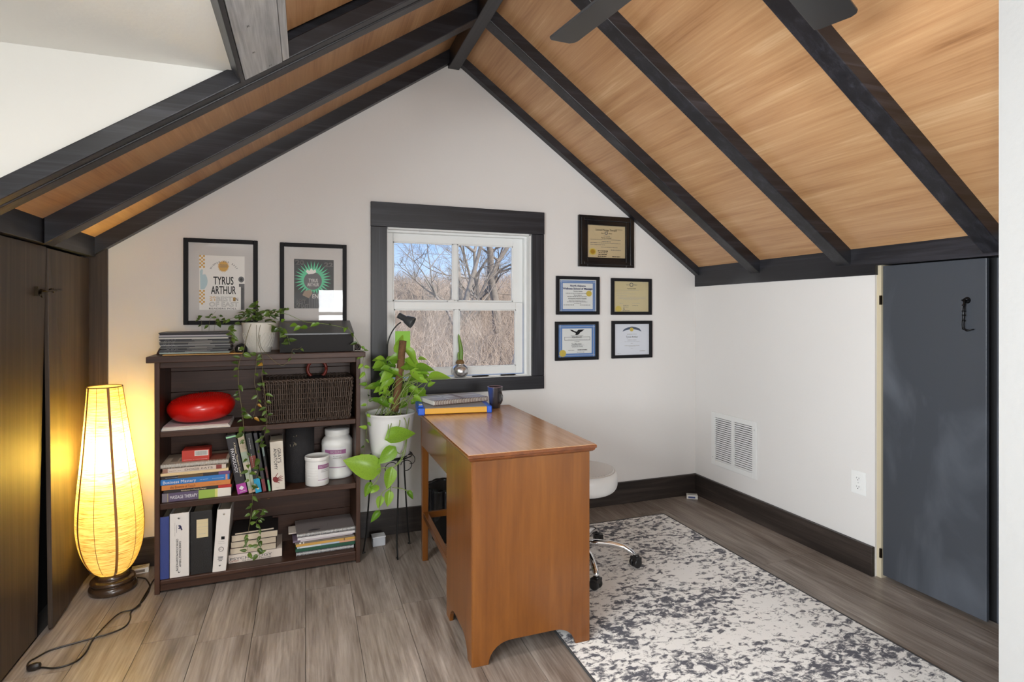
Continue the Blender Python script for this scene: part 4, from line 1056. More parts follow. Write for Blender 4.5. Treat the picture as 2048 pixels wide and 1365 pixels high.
e = at_shelf('black_box', 0.520, 0.045, ZT); tag(e, 'black document box with a sloping lid on the right of the bookshelf top', 'box')
bx0 = plain('black_cardboard', (0.014, 0.012, 0.012, 1), 0.6, spec=.3); w = .352
MB().prism([(0, 0, 0), (0, .20, 0), (0, .20, .150), (0, 0, .092)], (w, 0, 0)).build('box_body', bx0, e, bevel=0.001, fix=True)
MB().prism([(-.002, -.003, .086), (-.002, -.003, .094), (-.002, .203, .1545), (-.002, .203, .146)], (w + .004, 0, 0)).build('lid', plain('grey_black_lid', (0.10, 0.107, 0.118, 1), 0.35), e, bevel=0.001, fix=True)
MB().box((w, .004, 0), (w + .003, .18, .088)).build('white_lining', M['paper'], e)
e = at_shelf('dark_roll', 0.895, 0.10, ZT + .0175); tag(e, 'small dark roll at the right end of the bookshelf top', 'roll')
MB().lathe([(0, -.03), (.0165, -.03), (.0175, -.026), (.0175, .026), (.0165, .03), (.006, .03), (.005, .0)], seg=20, m=Matrix.Rotation(radians(90), 4, 'X')).build('roll_body', pmat(52, 44, 42), e)
MB().box((-.015, -.05, -.0175), (.026, -.045, -.0155)).build('paper_strip', M['paper'], e)

# ============================================================ pictures and certificates on the back wall
def picture(label, x0, x1, z0, z1, border, depth, fm, cat='picture', group=None, tilt=0.0, mat_col=None, stepped=False):
    e = empty('picture_frame' if cat == 'picture' else 'framed_certificate', mat=Matrix.Translation((x0, YB, z0)) @ Matrix.Rotation(tilt, 4, 'Y'))
    tag(e, label, cat, group)
    w, h = x1 - x0, z1 - z0
    for a, b_ in (((0, 0), (border, h)), ((w - border, 0), (w, h))): MB().box((a[0], -depth, a[1]), (b_[0], -0.001, b_[1])).build('frame_side', fm, e, bevel=0.002)
    for a, b_ in (((border, 0), (w - border, border)), ((border, h - border), (w - border, h))): MB().box((a[0], -depth, a[1]), (b_[0], -0.001, b_[1])).build('frame_rail', fm, e, bevel=0.002)
    if stepped:
        s_ = border * .55
        for a, b_ in (((s_ * .4, s_ * .4), (s_, h - s_ * .4)), ((w - s_, s_ * .4), (w - s_ * .4, h - s_ * .4))): MB().box((a[0], -depth - .008, a[1]), (b_[0], -depth + .001, b_[1])).build('frame_moulding', fm, e, bevel=0.003)
        for a, b_ in (((s_, s_ * .4), (w - s_, s_)), ((s_, h - s_), (w - s_, h - s_ * .4))): MB().box((a[0], -depth - .008, a[1]), (b_[0], -depth + .001, b_[1])).build('frame_moulding', fm, e, bevel=0.003)
    MB().box((border, -0.006, border), (w - border, -0.002, h - border)).build('mat_board', mat_col or M['mat_board'], e)
    MB().box((border, -0.0115, border), (w - border, -0.0110, h - border)).build('glass', M['pic_glass'], e)
    return e, w, h
class Art:
    """places flat print by zoomed-photo coordinates inside a frame"""
    def __init__(s, e, w, h, box): s.e, s.w, s.h, s.b, s.n = e, w, h, box, 0
    def p(s, x, y, d=0.0):
        x0, y0, x1, y1 = s.b
        return Vector(((x - x0) / (x1 - x0) * s.w, -0.0062 - d, (1 - (y - y0) / (y1 - y0)) * s.h))
    def poly(s, pts, mat, d=0.0, name='print'):
        return MB().prism([s.p(x, y, d) for x, y in pts], (0, 0.0002, 0)).build(name, mat, s.e, fix=True)
    def rects(s, rs, mat, d=0.0, name='print'):
        b = MB()
        for x0, y0, x1, y1 in rs: b.box(tuple(s.p(x0, y1, d)), tuple(s.p(x1, y0, d - 0.0002)))
        return b.build(name, mat, s.e)
    def text(s, t, x0, y0, x1, y1, mat, d=0.0008, bold=0.0, outline=False):
        a = s.p(x0, y1, d); w = s.p(x1, y1).x - a.x; h = s.p(x0, y0).z - a.z
        return lettering(t, h / 0.70, frame(a, (1, 0, 0), (0, 0, 1)), mat, s.e, width=w, bold=bold * h, outline=outline)
    def circle(s, x, y, r, n=24): return [(x + r * cos(2 * pi * i / n), y + r * sin(2 * pi * i / n)) for i in range(n)]
    def star(s, x, y, r0, r1, n, rot=0): return [(x + (r1 if i % 2 else r0) * cos(pi * i / n + rot), y + (r1 if i % 2 else r0) * sin(pi * i / n + rot)) for i in range(2 * n)]
    def lines(s, rows, mat, d=0.0006, name='text_lines'):
        """short dashes standing for lines too small to read"""
        b = MB(); rr = random.Random(len(rows) * 7 + int(rows[0][1]))
        for x0, y, x1, t in rows:
            x = x0
            while x < x1:
                l_ = rr.uniform(4, 16); b.box(tuple(s.p(x, y + t, d)), tuple(s.p(min(x + l_, x1), y, d - .0002))); x += l_ + rr.uniform(2, 5)
        return b.build(name, mat, s.e, kind='stuff')

e, w, h = picture('black framed award print with bold black lettering, left of the two posters', -0.587, -0.241, 1.207, 1.652, 0.021, 0.020, M['black'])
A = Art(e, w, h, (137, 148, 890, 1003))
A.rects([(290, 312, 752, 855)], M['print_white'], name='poster_sheet')
ck = [(290 + 18.5 * i, y0 + 18 * j, 290 + 18.5 * (i + 1), y0 + 18 * (j + 1)) for y0, nn in ((312, 7), (657, 8)) for j in range(nn) for i in range(3) if (i + j) % 2 == 0]
A.rects(ck, M['print_gold'], .0004, 'checker_print')
A.poly([(296, 470), (312, 450), (326, 455), (322, 505), (350, 500), (366, 530), (374, 570), (366, 610), (340, 650), (300, 652)], M['print_ltblue'], .0004, 'hand_print')
for i, c in enumerate('WINNER FOR BEST'):
    if c == ' ': continue
    a = radians(158 - i * (136 / 14)); cx, cy = 538, 478; r = 118
    q = A.p(cx + r * cos(a) * 1.12, cy - r * sin(a) * .85, .0006)
    lettering(c, .0115, frame(q, (sin(a), 0, -cos(a) * .8), (cos(a) * .8, 0, sin(a))), M['ink'], e, align='CENTER')
A.poly(A.star(533, 418, 62, 46, 22), M['print_gold'], .0004, 'sun_print')
A.text('MASSAGE', 496, 398, 572, 412, M['ink_grey'], .001); A.text('THERAPIST', 494, 416, 574, 430, M['ink_grey'], .001)
A.text('TYRUS', 430, 521, 636, 600, M['ink'], bold=.02); A.text('ARTHUR', 408, 616, 663, 694, M['ink'], bold=.02)
A.text('20', 390, 720, 450, 740, M['print_gold']); A.text('21', 390, 744, 446, 764, M['print_gold'])
A.text('BEST', 456, 722, 622, 768, M['ink_lite'], outline=True); A.text('OF EAST', 386, 776, 686, 820, M['ink_lite'], outline=True)
A.rects([(632, 728, 656, 766)], M['print_gold'], .0004); A.text('EN', 634, 730, 680, 764, M['ink'], .001)
A.text('READERS POLL', 384, 834, 666, 850, M['ink'])
A.poly(A.circle(716, 546, 30), M['print_grey'], .0004, 'column_print'); A.rects([(692, 590, 750, 622), (712, 622, 750, 855)], M['print_grey'], .0005, 'column_print')
A.rects([(720, 630, 724, 850), (731, 630, 735, 850), (742, 630, 745, 850)], M['print_black'], .0008, 'column_print'); A.poly(A.circle(716, 546, 14), M['print_black'], .0008, 'column_print')

e, w, h = picture('black framed award print with a green starburst, right of the two posters', -0.132, 0.213, 1.200, 1.648, 0.021, 0.020, M['black'])
A = Art(e, w, h, (1108, 190, 1785, 1030))
A.rects([(1247, 352, 1650, 855)], M['print_black'], name='poster_sheet')
A.poly(A.star(1436, 556, 190, 108, 30), M['print_green'], .0004, 'starburst_print')
A.poly(A.circle(1436, 572, 92), M['print_grey'], .0006, 'head_print')
A.poly([(1365, 478), (1378, 456), (1400, 470), (1420, 440), (1440, 468), (1462, 448), (1470, 482), (1440, 500), (1390, 505)], M['print_white'], .0007, 'crown_print')
A.rects([(1396 + 17 * i, 690, 1406 + 17 * i, 855) for i in range(6)], M['print_grey'], .0006, 'column_print'); A.poly([(1330, 720), (1352, 676), (1420, 662), (1430, 700), (1396, 752)], pmat(150, 124, 100), .0008, 'scroll_print')
A.text('TYRUS', 1392, 550, 1486, 585, M['print_white'], .001); A.text('ARTHUR', 1380, 592, 1496, 628, M['print_white'], .001)
A.text('20', 1258, 364, 1346, 408, M['ink_lite'], outline=True); A.text('22', 1552, 380, 1640, 424, M['ink_lite'], outline=True)
A.text('EN', 1428, 708, 1486, 752, M['print_white'], .001)
A.text('BEST', 1268, 766, 1362, 806, M['ink_lite'], outline=True); A.text('OF EAST', 1264, 812, 1390, 850, M['ink_lite'], outline=True)

g = 'framed certificates right of the window'
ls = lambda ys, x0, x1, t=5: [(x0 + (i * 13) % 29, y, x1 - (i * 17) % 37, t) for i, y in enumerate(ys)]
e, w, h = picture('largest certificate in a wide black moulded frame, highest on the wall', 1.651, 2.061, 1.568, 1.903, 0.062, 0.022, M['black_gloss'], 'certificate', g, stepped=True, mat_col=plain('pewter_fillet', rgb(96, 90, 82), .4))
A = Art(e, w, h, (277, 95, 750, 540))
A.rects([(360, 172, 682, 462)], M['cert_tan'], name='certificate_sheet')
A.text('Licensed Massage Therapist', 424, 204, 606, 222, M['ink']); A.text('State of', 472, 237, 498, 247, M['ink']); A.text('Alabama', 535, 237, 566, 247, M['ink'])
A.poly(A.circle(516, 241, 14), M['ink_grey'], .0004, 'seal_print'); A.poly(A.circle(516, 241, 8), M['cert_tan'], .0006, 'seal_print')
A.text('Be it known that', 494, 262, 546, 270, M['ink_grey']); A.text('Tyrus Arthur', 472, 276, 560, 288, M['ink'])
A.lines([(380, 296, 640, 4), (478, 312, 556, 6), (380, 326, 640, 4), (380, 342, 504, 4), (470, 362, 612, 4), (556, 384, 644, 5)], M['ink_grey'])
A.lines([(444, 394, 530, 8), (450, 410, 528, 6), (448, 424, 520, 8), (444, 440, 516, 8), (568, 440, 636, 8), (590, 204, 656, 4)], M['ink'], name='signatures')
A.poly(A.star(400, 406, 31, 28, 24), M['seal_yellow'], .0006, 'gold_seal'); A.poly(A.circle(400, 406, 20), M['gold'], .0009, 'gold_seal')
e, w, h = picture('certificate with a blue border and round gold seal at its right edge', 1.495, 1.804, 1.257, 1.504, 0.021, 0.018, M['black'], 'certificate', g)
A = Art(e, w, h, (87, 612, 457, 932))
A.rects([(110, 634, 434, 912)], M['cert_white'], name='certificate_sheet')
def border(x0, y0, x1, y1, t, mt, in_mt):
    A.rects([(x0, y0, x1, y0 + t), (x0, y1 - t, x1, y1), (x0, y0 + t, x0 + t, y1 - t), (x1 - t, y0 + t, x1, y1 - t)], mt, .0004, 'printed_border')
    k = []; n = 40
    for i in range(n):
        x = x0 + (x1 - x0) * (i + .5) / n; y = y0 + (y1 - y0) * (i + .5) / n; q = 2
        k += [(x - q, y0 + t / 2 - q, x + q, y0 + t / 2 + q), (x - q, y1 - t / 2 - q, x + q, y1 - t / 2 + q), (x0 + t / 2 - q, y - q, x0 + t / 2 + q, y + q), (x1 - t / 2 - q, y - q, x1 - t / 2 + q, y + q)]
    o = A.rects(k, in_mt, .0006, 'border_ornament'); o['kind'] = 'stuff'
border(122, 648, 424, 908, 22, M['cert_blue'], M['cert_white'])
nv = pmat(40, 48, 96)
A.text('North Alabama', 206, 683, 340, 698, nv, bold=.04); A.text('Wellness School of Massage', 145, 706, 400, 722, nv, bold=.04)
A.text('Florence, Alabama', 235, 731, 310, 740, M['ink']); A.text('Tyrus Arthur', 236, 764, 306, 774, M['ink']); A.text('PROFESSIONAL MASSAGE THERAPIST', 190, 794, 348, 803, M['ink'])
A.lines(ls([752, 780, 815, 824], 170, 370, 4) + [(152, 848, 240, 5), (290, 848, 380, 5), (240, 836, 300, 4)], M['ink_grey'])
A.poly(A.star(369, 755, 26, 23, 22), M['seal_yellow'], .0008, 'gold_seal')
e, w, h = picture('plain tan certificate with a gold seal at its lower left corner', 1.893, 2.203, 1.255, 1.499, 0.021, 0.018, M['black'], 'certificate', g)
A = Art(e, w, h, (557, 630, 903, 936))
A.rects([(584, 650, 880, 914)], M['cert_cream'], name='certificate_sheet')
A.poly(A.circle(731, 683, 17), M['ink_grey'], .0004, 'seal_print'); A.poly(A.circle(731, 683, 11), M['cert_cream'], .0006, 'seal_print'); A.text('State of', 688, 680, 710, 688, M['ink_grey']); A.text('Alabama', 752, 680, 780, 688, M['ink_grey'])
A.text('Department of Health', 694, 710, 768, 719, M['ink_grey'])
A.lines([(606, 728, 800, 3), (606, 744, 706, 3), (604, 758, 770, 3), (604, 772, 690, 3), (620, 786, 854, 3), (620, 798, 856, 3), (660, 808, 790, 3), (630, 836, 660, 5), (736, 836, 806, 4), (824, 664, 862, 3)], M['ink_lite'])
A.lines([(660, 856, 706, 4), (660, 868, 704, 4), (660, 880, 672, 4), (660, 890, 676, 4), (656, 899, 720, 4), (740, 856, 790, 4)], M['ink_grey'], name='signatures')
A.poly(A.star(620, 886, 27, 24, 22), M['seal_yellow'], .0008, 'gold_seal')
e, w, h = picture('certificate with a blue border and a spread eagle at its top', 1.488, 1.797, 0.963, 1.213, 0.021, 0.018, M['black'], 'certificate', g)
A = Art(e, w, h, (78, 998, 448, 1316))
A.rects([(104, 1020, 426, 1300)], M['cert_white'], name='certificate_sheet'); border(108, 1026, 422, 1290, 30, M['cert_blue'], M['cert_white'])
A.poly([(202, 1066), (222, 1066), (246, 1078), (262, 1082), (276, 1066), (330, 1064), (308, 1080), (290, 1090), (282, 1104), (262, 1110), (248, 1104), (256, 1094), (226, 1082)], M['ink'], .0004, 'eagle_print')
A.rects([(158, 1124, 378, 1127), (158, 1150, 378, 1153), (158, 1124, 161, 1153), (375, 1124, 378, 1153), (212, 1114, 318, 1117)], M['ink_grey'], .0004, 'banner_print')
A.text('EQUISSAGE', 222, 1120, 304, 1133, M['ink']); A.text('--------- -- ------ ------- -------', 186, 1138, 350, 1147, M['ink_grey']); A.text('Tyrus Blake Arthur', 218, 1177, 304, 1188, M['ink'])
A.lines([(244, 1162, 288, 3), (216, 1192, 326, 3), (220, 1200, 316, 3), (222, 1207, 318, 3), (190, 1232, 240, 4), (270, 1228, 352, 8), (264, 1248, 330, 4)], M['ink_grey'])
A.poly(A.star(143, 1258, 30, 27, 24), M['seal_yellow'], .0008, 'gold_seal')
e, w, h = picture('white certificate with a scrolled banner at its top, lowest on the right', 1.897, 2.207, 0.966, 1.215, 0.021, 0.018, M['black'], 'certificate', g)
A = Art(e, w, h, (560, 992, 904, 1300))
A.rects([(586, 1012, 882, 1280)], plain('cool_white_sheet', rgb(222, 226, 234), .6), name='certificate_sheet')
A.poly([(652, 1080), (666, 1060), (700, 1046), (732, 1040), (766, 1044), (800, 1058), (816, 1082), (796, 1074), (770, 1066), (732, 1058), (698, 1066), (670, 1074)], pmat(70, 84, 108), .0004, 'banner_print')
A.poly(A.circle(730, 1064, 16), M['seal_yellow'], .0006, 'gold_seal')
A.text('Tyrus Arthur', 682, 1117, 784, 1132, M['ink_grey']); A.text('--- ---------- --- -------', 668, 1158, 800, 1167, M['ink_grey'])
A.lines([(692, 1101, 776, 4), (696, 1149, 772, 4), (724, 1178, 742, 3), (670, 1196, 800, 3), (706, 1206, 762, 3), (724, 1220, 742, 3), (800, 1240, 850, 6), (610, 1258, 640, 2)], M['ink_lite'])

# ============================================================ rug
rug = empty('area_rug', (0, 0, 0)); tag(rug, 'pale distressed rug with grey blotches under the desk and stool', 'rug')
RX0, RX1, RY0, RY1 = 0.925, 2.115, 1.28, 3.020
MB().box((RX0 + .006, RY0 + .006, 0.0005), (RX1 - .006, RY1 - .006, 0.0065)).build('pile', M['rug'], rug)
b = MB()
c = [(RX0 + .004, RY0 + .004), (RX1 - .004, RY0 + .004), (RX1 - .004, RY1 - .004), (RX0 + .004, RY1 - .004)]
for i in range(4):
    p, q = c[i], c[(i + 1) % 4]
    MB().tube([(p[0], p[1], .0045), (q[0], q[1], .0045)], 0.0042, 8).build('edge_binding', M['rug_edge'], rug)

# ============================================================ desk
dsk = empty('desk', (0.795, 2.435, 0)); tag(dsk, 'honey maple pedestal desk standing end-on to the camera', 'desk')
dx, dy = 0.795, 2.435
D = lambda x, y, z: (x - dx, y - dy, z)
DX0, DX1, DY0, DY1 = 0.555, 1.030, 1.945, 2.905
tb = MB()
ex = [(0.0, .736), (.006, .738), (.012, .744), (.014, .750), (.018, .753), (.018, .760), (.016, .764)]
def ring(o): return [D(DX0 - o, DY0 - o, 0), D(DX1 + o, DY0 - o, 0), D(DX1 + o, DY1 + o, 0), D(DX0 - o, DY1 + o, 0)]
n = len(tb.v)
for o_, zz_ in ex: tb.v += [(p[0], p[1], zz_) for p in ring(o_)]
for i in range(len(ex) - 1):
    for q in range(4): tb.f.append((i * 4 + q, i * 4 + (q + 1) % 4, (i + 1) * 4 + (q + 1) % 4, (i + 1) * 4 + q)); tb.sm.append(False)
tb.f.append((3, 2, 1, 0)); tb.sm.append(False)
rim_ = tb.build('top_moulding', M['desk_rim'], dsk, fix=True)
MB().box(D(DX0 - .016, DY0 - .016, .7635), D(DX1 + .016, DY1 + .016, .7655)).build('desk_top', M['desk_top'], dsk, bevel=.0015)
def arch(a0, a1, ft, z_top, lift=0.0):
    """panel outline with feet and an arched cut-out: list of (s, z)"""
    pts = [(a0, 0.0), (a0 + ft, 0.0)]
    R, H = .085, .074
    for k in range(8): t = k / 7 * pi / 2; pts.append((a0 + ft + R * (1 - cos(t)), H * sin(t) if k else .003))
    for k in range(8): t = (1 - k / 7) * pi / 2; pts.append((a1 - ft - R * (1 - cos(t)), H * sin(t) if k < 7 else lift + .003))
    pts += [(a1 - ft, lift), (a1, lift), (a1, z_top), (a0, z_top)]
    return pts
xm = 0.795
zf = 0.0075

P_ = arch(DX0 + .004, DX1 - .004, .060, .736, .0068)
MB().prism([D(x, DY0, z_) for x, z_ in P_], (0, .018, 0)).build('end_panel', M['desk_z'], dsk, bevel=.0015, fix=True)
MB().prism([D(DX0, y, z_) for y, z_ in arch(DY0 + .002, DY0 + .385, .055, .736)], (.016, 0, 0)).build('side_panel', M['desk_z'], dsk, bevel=.0015, fix=True)
MB().box(D(DX1 - .012, DY0 + .02, .080), D(DX1 - .004, DY0 + .385, .736)).build('front_frame', M['desk_z'], dsk, bevel=.001)
MB().box(D(DX0 + .016, DY0 + .370, .05), D(DX1 - .012, DY0 + .385, .736)).build('inner_panel', M['desk_z'], dsk)
MB().box(D(DX1 - .022, DY0 + .0185, 0.0068), D(DX1 - .006, DY0 + .045, .736)).build('corner_post', M['desk_z'], dsk)
for zz0, zz1 in ((.10, .36), (.375, .55), (.565, .72)):
    dr = MB().box(D(DX1 - .006, DY0 + .04, zz0), D(DX1 + .006, DY0 + .365, zz1)).build('drawer', M['desk_z'], dsk, bevel=.003)
    MB().lathe([(.006, 0), (.006, .01), (.015, .016), (.014, .024), (0, .027)], seg=16, m=Matrix.Translation(D(DX1 + .006, DY0 + .20, (zz0 + zz1) / 2)) @ Matrix.Rotation(radians(90), 4, 'Y')).build('knob', M['desk_rim'], dr)
MB().box(D(DX0, DY0 + .385, .592), D(DX0 + .016, DY1 - .030, .736)).build('apron', M['desk_y'], dsk, bevel=.001)
MB().box(D(DX1 - .018, DY0 + .385, .615), D(DX1 - .002, DY1 - .030, .736)).build('apron', M['desk_y'], dsk, bevel=.001)
for x, zl in ((DX0, 0), (DX1 - .036, .0068)):
    MB().hexa([D(x + .004, DY1 - .036, zl), D(x + .032, DY1 - .036, zl), D(x + .032, DY1 - .004, zl), D(x + .004, DY1 - .004, zl), D(x, DY1 - .04, .736), D(x + .036, DY1 - .04, .736), D(x + .036, DY1, .736), D(x, DY1, .736)]).build('leg', M['desk_z'], dsk, bevel=.002)
MB().box(D(DX0 + .036, DY1 - .030, .600), D(DX1 - .036, DY1 - .014, .736)).build('apron', M['desk_z'], dsk)
MB().box(D(DX0 + .034, DY1 - .030, .215), D(DX1 - .034, DY1 - .012, .245)).build('stretcher', M['desk_z'], dsk, bevel=.001)
MB().hexa([D(DX0 + .006, DY0 + .37, .195), D(DX0 + .030, DY0 + .37, .195), D(DX0 + .030, DY1 - .03, .222), D(DX0 + .006, DY1 - .03, .222), D(DX0 + .006, DY0 + .37, .225), D(DX0 + .030, DY0 + .37, .225), D(DX0 + .030, DY1 - .03, .252), D(DX0 + .006, DY1 - .03, .252)]).build('stretcher', M['desk_y'], dsk, bevel=.001)

# --- on the desk
ZK = 0.7657
p0 = onZ(836, 832, ZK); p1 = onZ(984, 826, ZK)
a = math.atan2(p1.y - p0.y, p1.x - p0.x)
e = empty('tool_case', (p0.x, p0.y, ZK), a); tag(e, 'yellow and blue plastic carry case under the notebook on the desk', 'case')
w = (p1 - p0).length; yl = plain('yellow_plastic', rgb(214, 158, 40), .35); bl = plain('blue_plastic', rgb(24, 84, 196), .35)
MB().box((.03, .001, .004), (w - .022, .225, .032)).build('case_body', yl, e, bevel=.003)
MB().box((0, -.004, 0), (.034, .232, .036)).build('end_bumper', bl, e, bevel=.006, seg=3)
MB().box((w - .026, -.004, 0), (w, .232, .036)).build('end_bumper', bl, e, bevel=.006, seg=3)
MB().box((.004, .03, .034), (.028, .13, .044)).build('latch', bl, e, bevel=.004)
MB().box((.008, .04, .044), (.024, .07, .046)).build('latch_inlay', M['paper'], e, bevel=.0005)
MB().box((.034, .004, .032), (w - .026, .222, .0335)).build('lid', plain('grey_lid', rgb(150, 146, 142), .5), e)
zb = ZK + .0368
q0 = onZ(868, 812, zb); q1 = onZ(976, 802, zb)
a2 = math.atan2(q1.y - q0.y, q1.x - q0.x)
def spiral_at(name, label, q0, q1, z0, th, depth, cover, wire, nr, zr):
    w = (q1 - q0).length
    e = empty(name, (q0.x, q0.y, z0), zr); tag(e, label, 'notebook')
    MB().box((0, .005, th - .0012), (w, depth, th)).build('front_cover', cover, e); MB().box((0, .005, 0), (w, depth, .0012)).build('back_cover', cover, e)
    MB().box((.001, .006, .0012), (w - .001, depth - .002, th - .0012)).build('pages', M['paper'], e)
    b = MB(); r = th / 2 + .002
    for i in range(nr):
        x = w * (i + .5) / nr
        b.tube([(x, .005 - r * .9 * cos(t), th / 2 + r * sin(t)) for t in [radians(k) for k in (-110, -60, -20, 20, 60, 110)]], w / nr * .2, 5)
    b.build('spiral_binding', wire, e); return e, w
e, w = spiral_at('spiral_planner', 'spiral planner with a pale grey patterned cover on the yellow case', q0, q1, zb, .022, .185, plain('pale_grey_cover', rgb(186, 180, 182), .35), plain('bronze_wire', rgb(120, 92, 80), .35), 34, a2)
b = MB().box((w * .52, .005, .0222), (w * .60, .185, .0225)).build('cover_band', plain('taupe_band', rgb(140, 122, 122), .4), e)
MB().box((0, .10, .0222), (w, .125, .0224)).box((w * .30, .005, .0222), (w * .33, .185, .0224)).build('cover_stripes', plain('white_stripe', rgb(224, 222, 222), .35), e)
c = onZ(990, 816, ZK)
mg = empty('mug', (c.x, c.y, ZK), radians(-72)); tag(mg, 'tapered dark glazed mug at the back of the desk', 'mug')
m_, nt, N, L, B = new_mat('dark_glaze'); tc = N.new('ShaderNodeTexCoord'); sp = N.new('ShaderNodeSeparateXYZ'); L.new(tc.outputs['Object'], sp.inputs[0])
r = ramp(N, [(0.0, (0.03, 0.07, 0.28, 1)), (0.35, (0.035, 0.03, 0.032, 1)), (1.0, (0.03, 0.026, 0.028, 1))]); mr = N.new('ShaderNodeMapRange'); mr.inputs[1].default_value = -.040; mr.inputs[2].default_value = .0
L.new(sp.outputs[1], mr.inputs[0]); L.new(mr.outputs[0], r.inputs[0]); L.new(r.outputs[0], B.inputs['Base Color']); B.inputs['Roughness'].default_value = .25; B.inputs['Coat Weight'].default_value = .4
MB().lathe([(0.0, .0005), (.026, .0005), (.028, .003), (.033, .05), (.040, .108), (.0405, .112), (.038, .112), (.031, .05), (.026, .008), (0, .007)], seg=36).build('mug_body', m_, mg)
MB().lathe([(.0375, .111), (.039, .1135), (.0408, .111)], seg=36, cap=False).build('rim', plain('mauve_rim', rgb(160, 130, 140), .3), mg)
MB().tube([(.035, 0, .088), (.052, 0, .086), (.062, 0, .070), (.060, 0, .046), (.048, 0, .030), (.032, 0, .030)], [.006, .0055, .005, .005, .0055, .006], 10).build('handle', m_, mg)

# ============================================================ stool
sx, sy = 1.300, 2.565
stl = empty('rolling_stool', (sx, sy, 0.0065)); tag(stl, 'round white padded stool with chrome legs and black castors', 'stool')
lw = plain('white_leatherette', rgb(222, 222, 220), .35, bump=.08, bscale=120)
MB().lathe(smooth_prof([(0, .372), (.10, .370), (.158, .374), (.180, .392), (.186, .420), (.184, .450), (.172, .472), (.15, .480), (.08, .486), (0, .488)]), seg=56).build('seat_cushion', lw, stl)
b = MB()
b.lathe([(.1705, .4735), (.1735, .4755), (.1765, .4715)], seg=56, cap=False); b.build('piping', lw, stl)
b = MB()
for i in range(60):
    a = 2 * pi * i / 60; b.tube([(.170 * cos(a), .170 * sin(a), .4745), (.160 * cos(a), .160 * sin(a), .4795)], .0011, 4)
b.build('pleat_stitches', lw, stl, kind='stuff')
MB().lathe([(.13, .360), (.13, .372), (0, .372)], seg=32).build('seat_plate', M['black'], stl)
MB().lathe([(.022, .12), (.022, .24), (.026, .245), (.026, .25), (.014, .25), (.014, .360), (0, .360)], seg=20).build('gas_lift', M['chrome'], stl)
MB().lathe([(0, .075), (.034, .078), (.038, .10), (.034, .122), (0, .124)], seg=24).build('hub', M['chrome'], stl)
for k in range(5):
    a = radians(-28.9 + 72 * k); ca, sa = cos(a), sin(a)
    lg = MB(); pts = [(.02, .104), (.09, .108), (.16, .106), (.215, .094), (.252, .072), (.272, .052)]
    lg.tube([(r_ * ca, r_ * sa, z_) for r_, z_ in pts], [.019, .017, .0155, .015, .0145, .014], 12)
    lg = lg.build('leg', M['chrome'], stl)
    cs = MB()
    o = Vector((.279 * ca, .279 * sa, .0)); ax = Vector((-sa, ca, 0)); 
    swv = a + radians(40); ax = Vector((-sin(swv), cos(swv), 0)); fw = Vector((cos(swv), sin(swv), 0))
    ctr = o - fw * .008 + Vector((0, 0, .0245))
    for s_ in (-1, 1):
        c0 = ctr + ax * s_ * .0145; q = frame(c0, fw, (0, 0, 1))
        cs.lathe([(0, -.009), (.018, -.009), (.0235, -.006), (.0235, .006), (.018, .009), (0, .009)], seg=20, m=q)
    cs.box((-.020, -.022, .030), (.016, .022, .052), Matrix.Translation(o - fw * .004) @ Matrix.Rotation(swv, 4, 'Z'))
    cs.lathe([(.012, .045), (.012, .06), (0, .06)], c=(o.x, o.y, 0), seg=12)
    cs.build('castor', plain('black_castor', (.012, .012, .013, 1), .35) if k == 0 else bpy.data.materials['black_castor'], stl)

# ============================================================ floor lamp
lx, ly = -0.832, 3.065
lmp = empty('floor_lamp', (lx, ly, 0)); tag(lmp, 'tall lit floor lamp with a teardrop raw-silk shade on a turned wooden base', 'lamp')
MB().lathe(smooth_prof([(0, 0), (.080, 0), (.092, .008), (.094, .020), (.088, .032), (.080, .036)], 3) + smooth_prof([(.082, .038), (.088, .046), (.085, .056), (.074, .060)], 3) + smooth_prof([(.066, .062), (.068, .070), (.060, .080), (.046, .084), (0, .085)], 3), seg=48).build('base', M['lamp_base'], lmp)
LT = Matrix.Shear('XY', 4, (-0.034, 0.0)); LT = Matrix(((1, 0, -.034, 0), (0, 1, 0, 0), (0, 0, 1, 0), (0, 0, 0, 1)))
sp_ = smooth_prof([(.050, .078), (.080, .105), (.104, .150), (.121, .205), (.130, .270), (.131, .330), (.125, .410), (.114, .510), (.100, .620), (.087, .740), (.076, .840), (.067, .932)], 4)
MB().lathe(sp_, seg=60, m=LT, cap=False).build('shade', M['shade'], lmp)
def sr(z_):
    for (r0, z0_), (r1, z1_) in zip(sp_, sp_[1:]):
        if z0_ <= z_ <= z1_: return r0 + (r1 - r0) * (z_ - z0_) / (z1_ - z0_ + 1e-9)
    return sp_[-1][0]
zs_ = [.080 + .852 * i / 30 for i in range(31)]
va = math.atan2(-ly, -lx)
for k in range(10):
    thick = k % 2 == 0
    a = va + radians(-62 + 36 * k)
    if thick:
        b = MB(); hw = .0052
        for i in range(30):
            q = []
            for z_, s_ in ((zs_[i], -1), (zs_[i], 1), (zs_[i + 1], 1), (zs_[i + 1], -1)):
                r_ = sr(z_) + .0015; q.append(LT @ Vector((r_ * cos(a) - s_ * hw * sin(a), r_ * sin(a) + s_ * hw * cos(a), z_)))
            b.quad(q)
        o = b.build('shade_rib', M['shade_rib'], lmp); md = o.modifiers.new('thick', 'SOLIDIFY'); md.thickness = .0015
    else:
        MB().tube([LT @ Vector(((sr(z_) + .0008) * cos(a), (sr(z_) + .0008) * sin(a), z_)) for z_ in zs_], .0011, 5).build('shade_wire', M['shade_wire'], lmp)
for z_, r_ in ((.932, .067), (.080, .050)):
    MB().tube([LT @ Vector((r_ * cos(t), r_ * sin(t), z_)) for t in [i * 2 * pi / 40 for i in range(41)]], .0026, 6).build('shade_ring', M['shade_wire'], lmp)
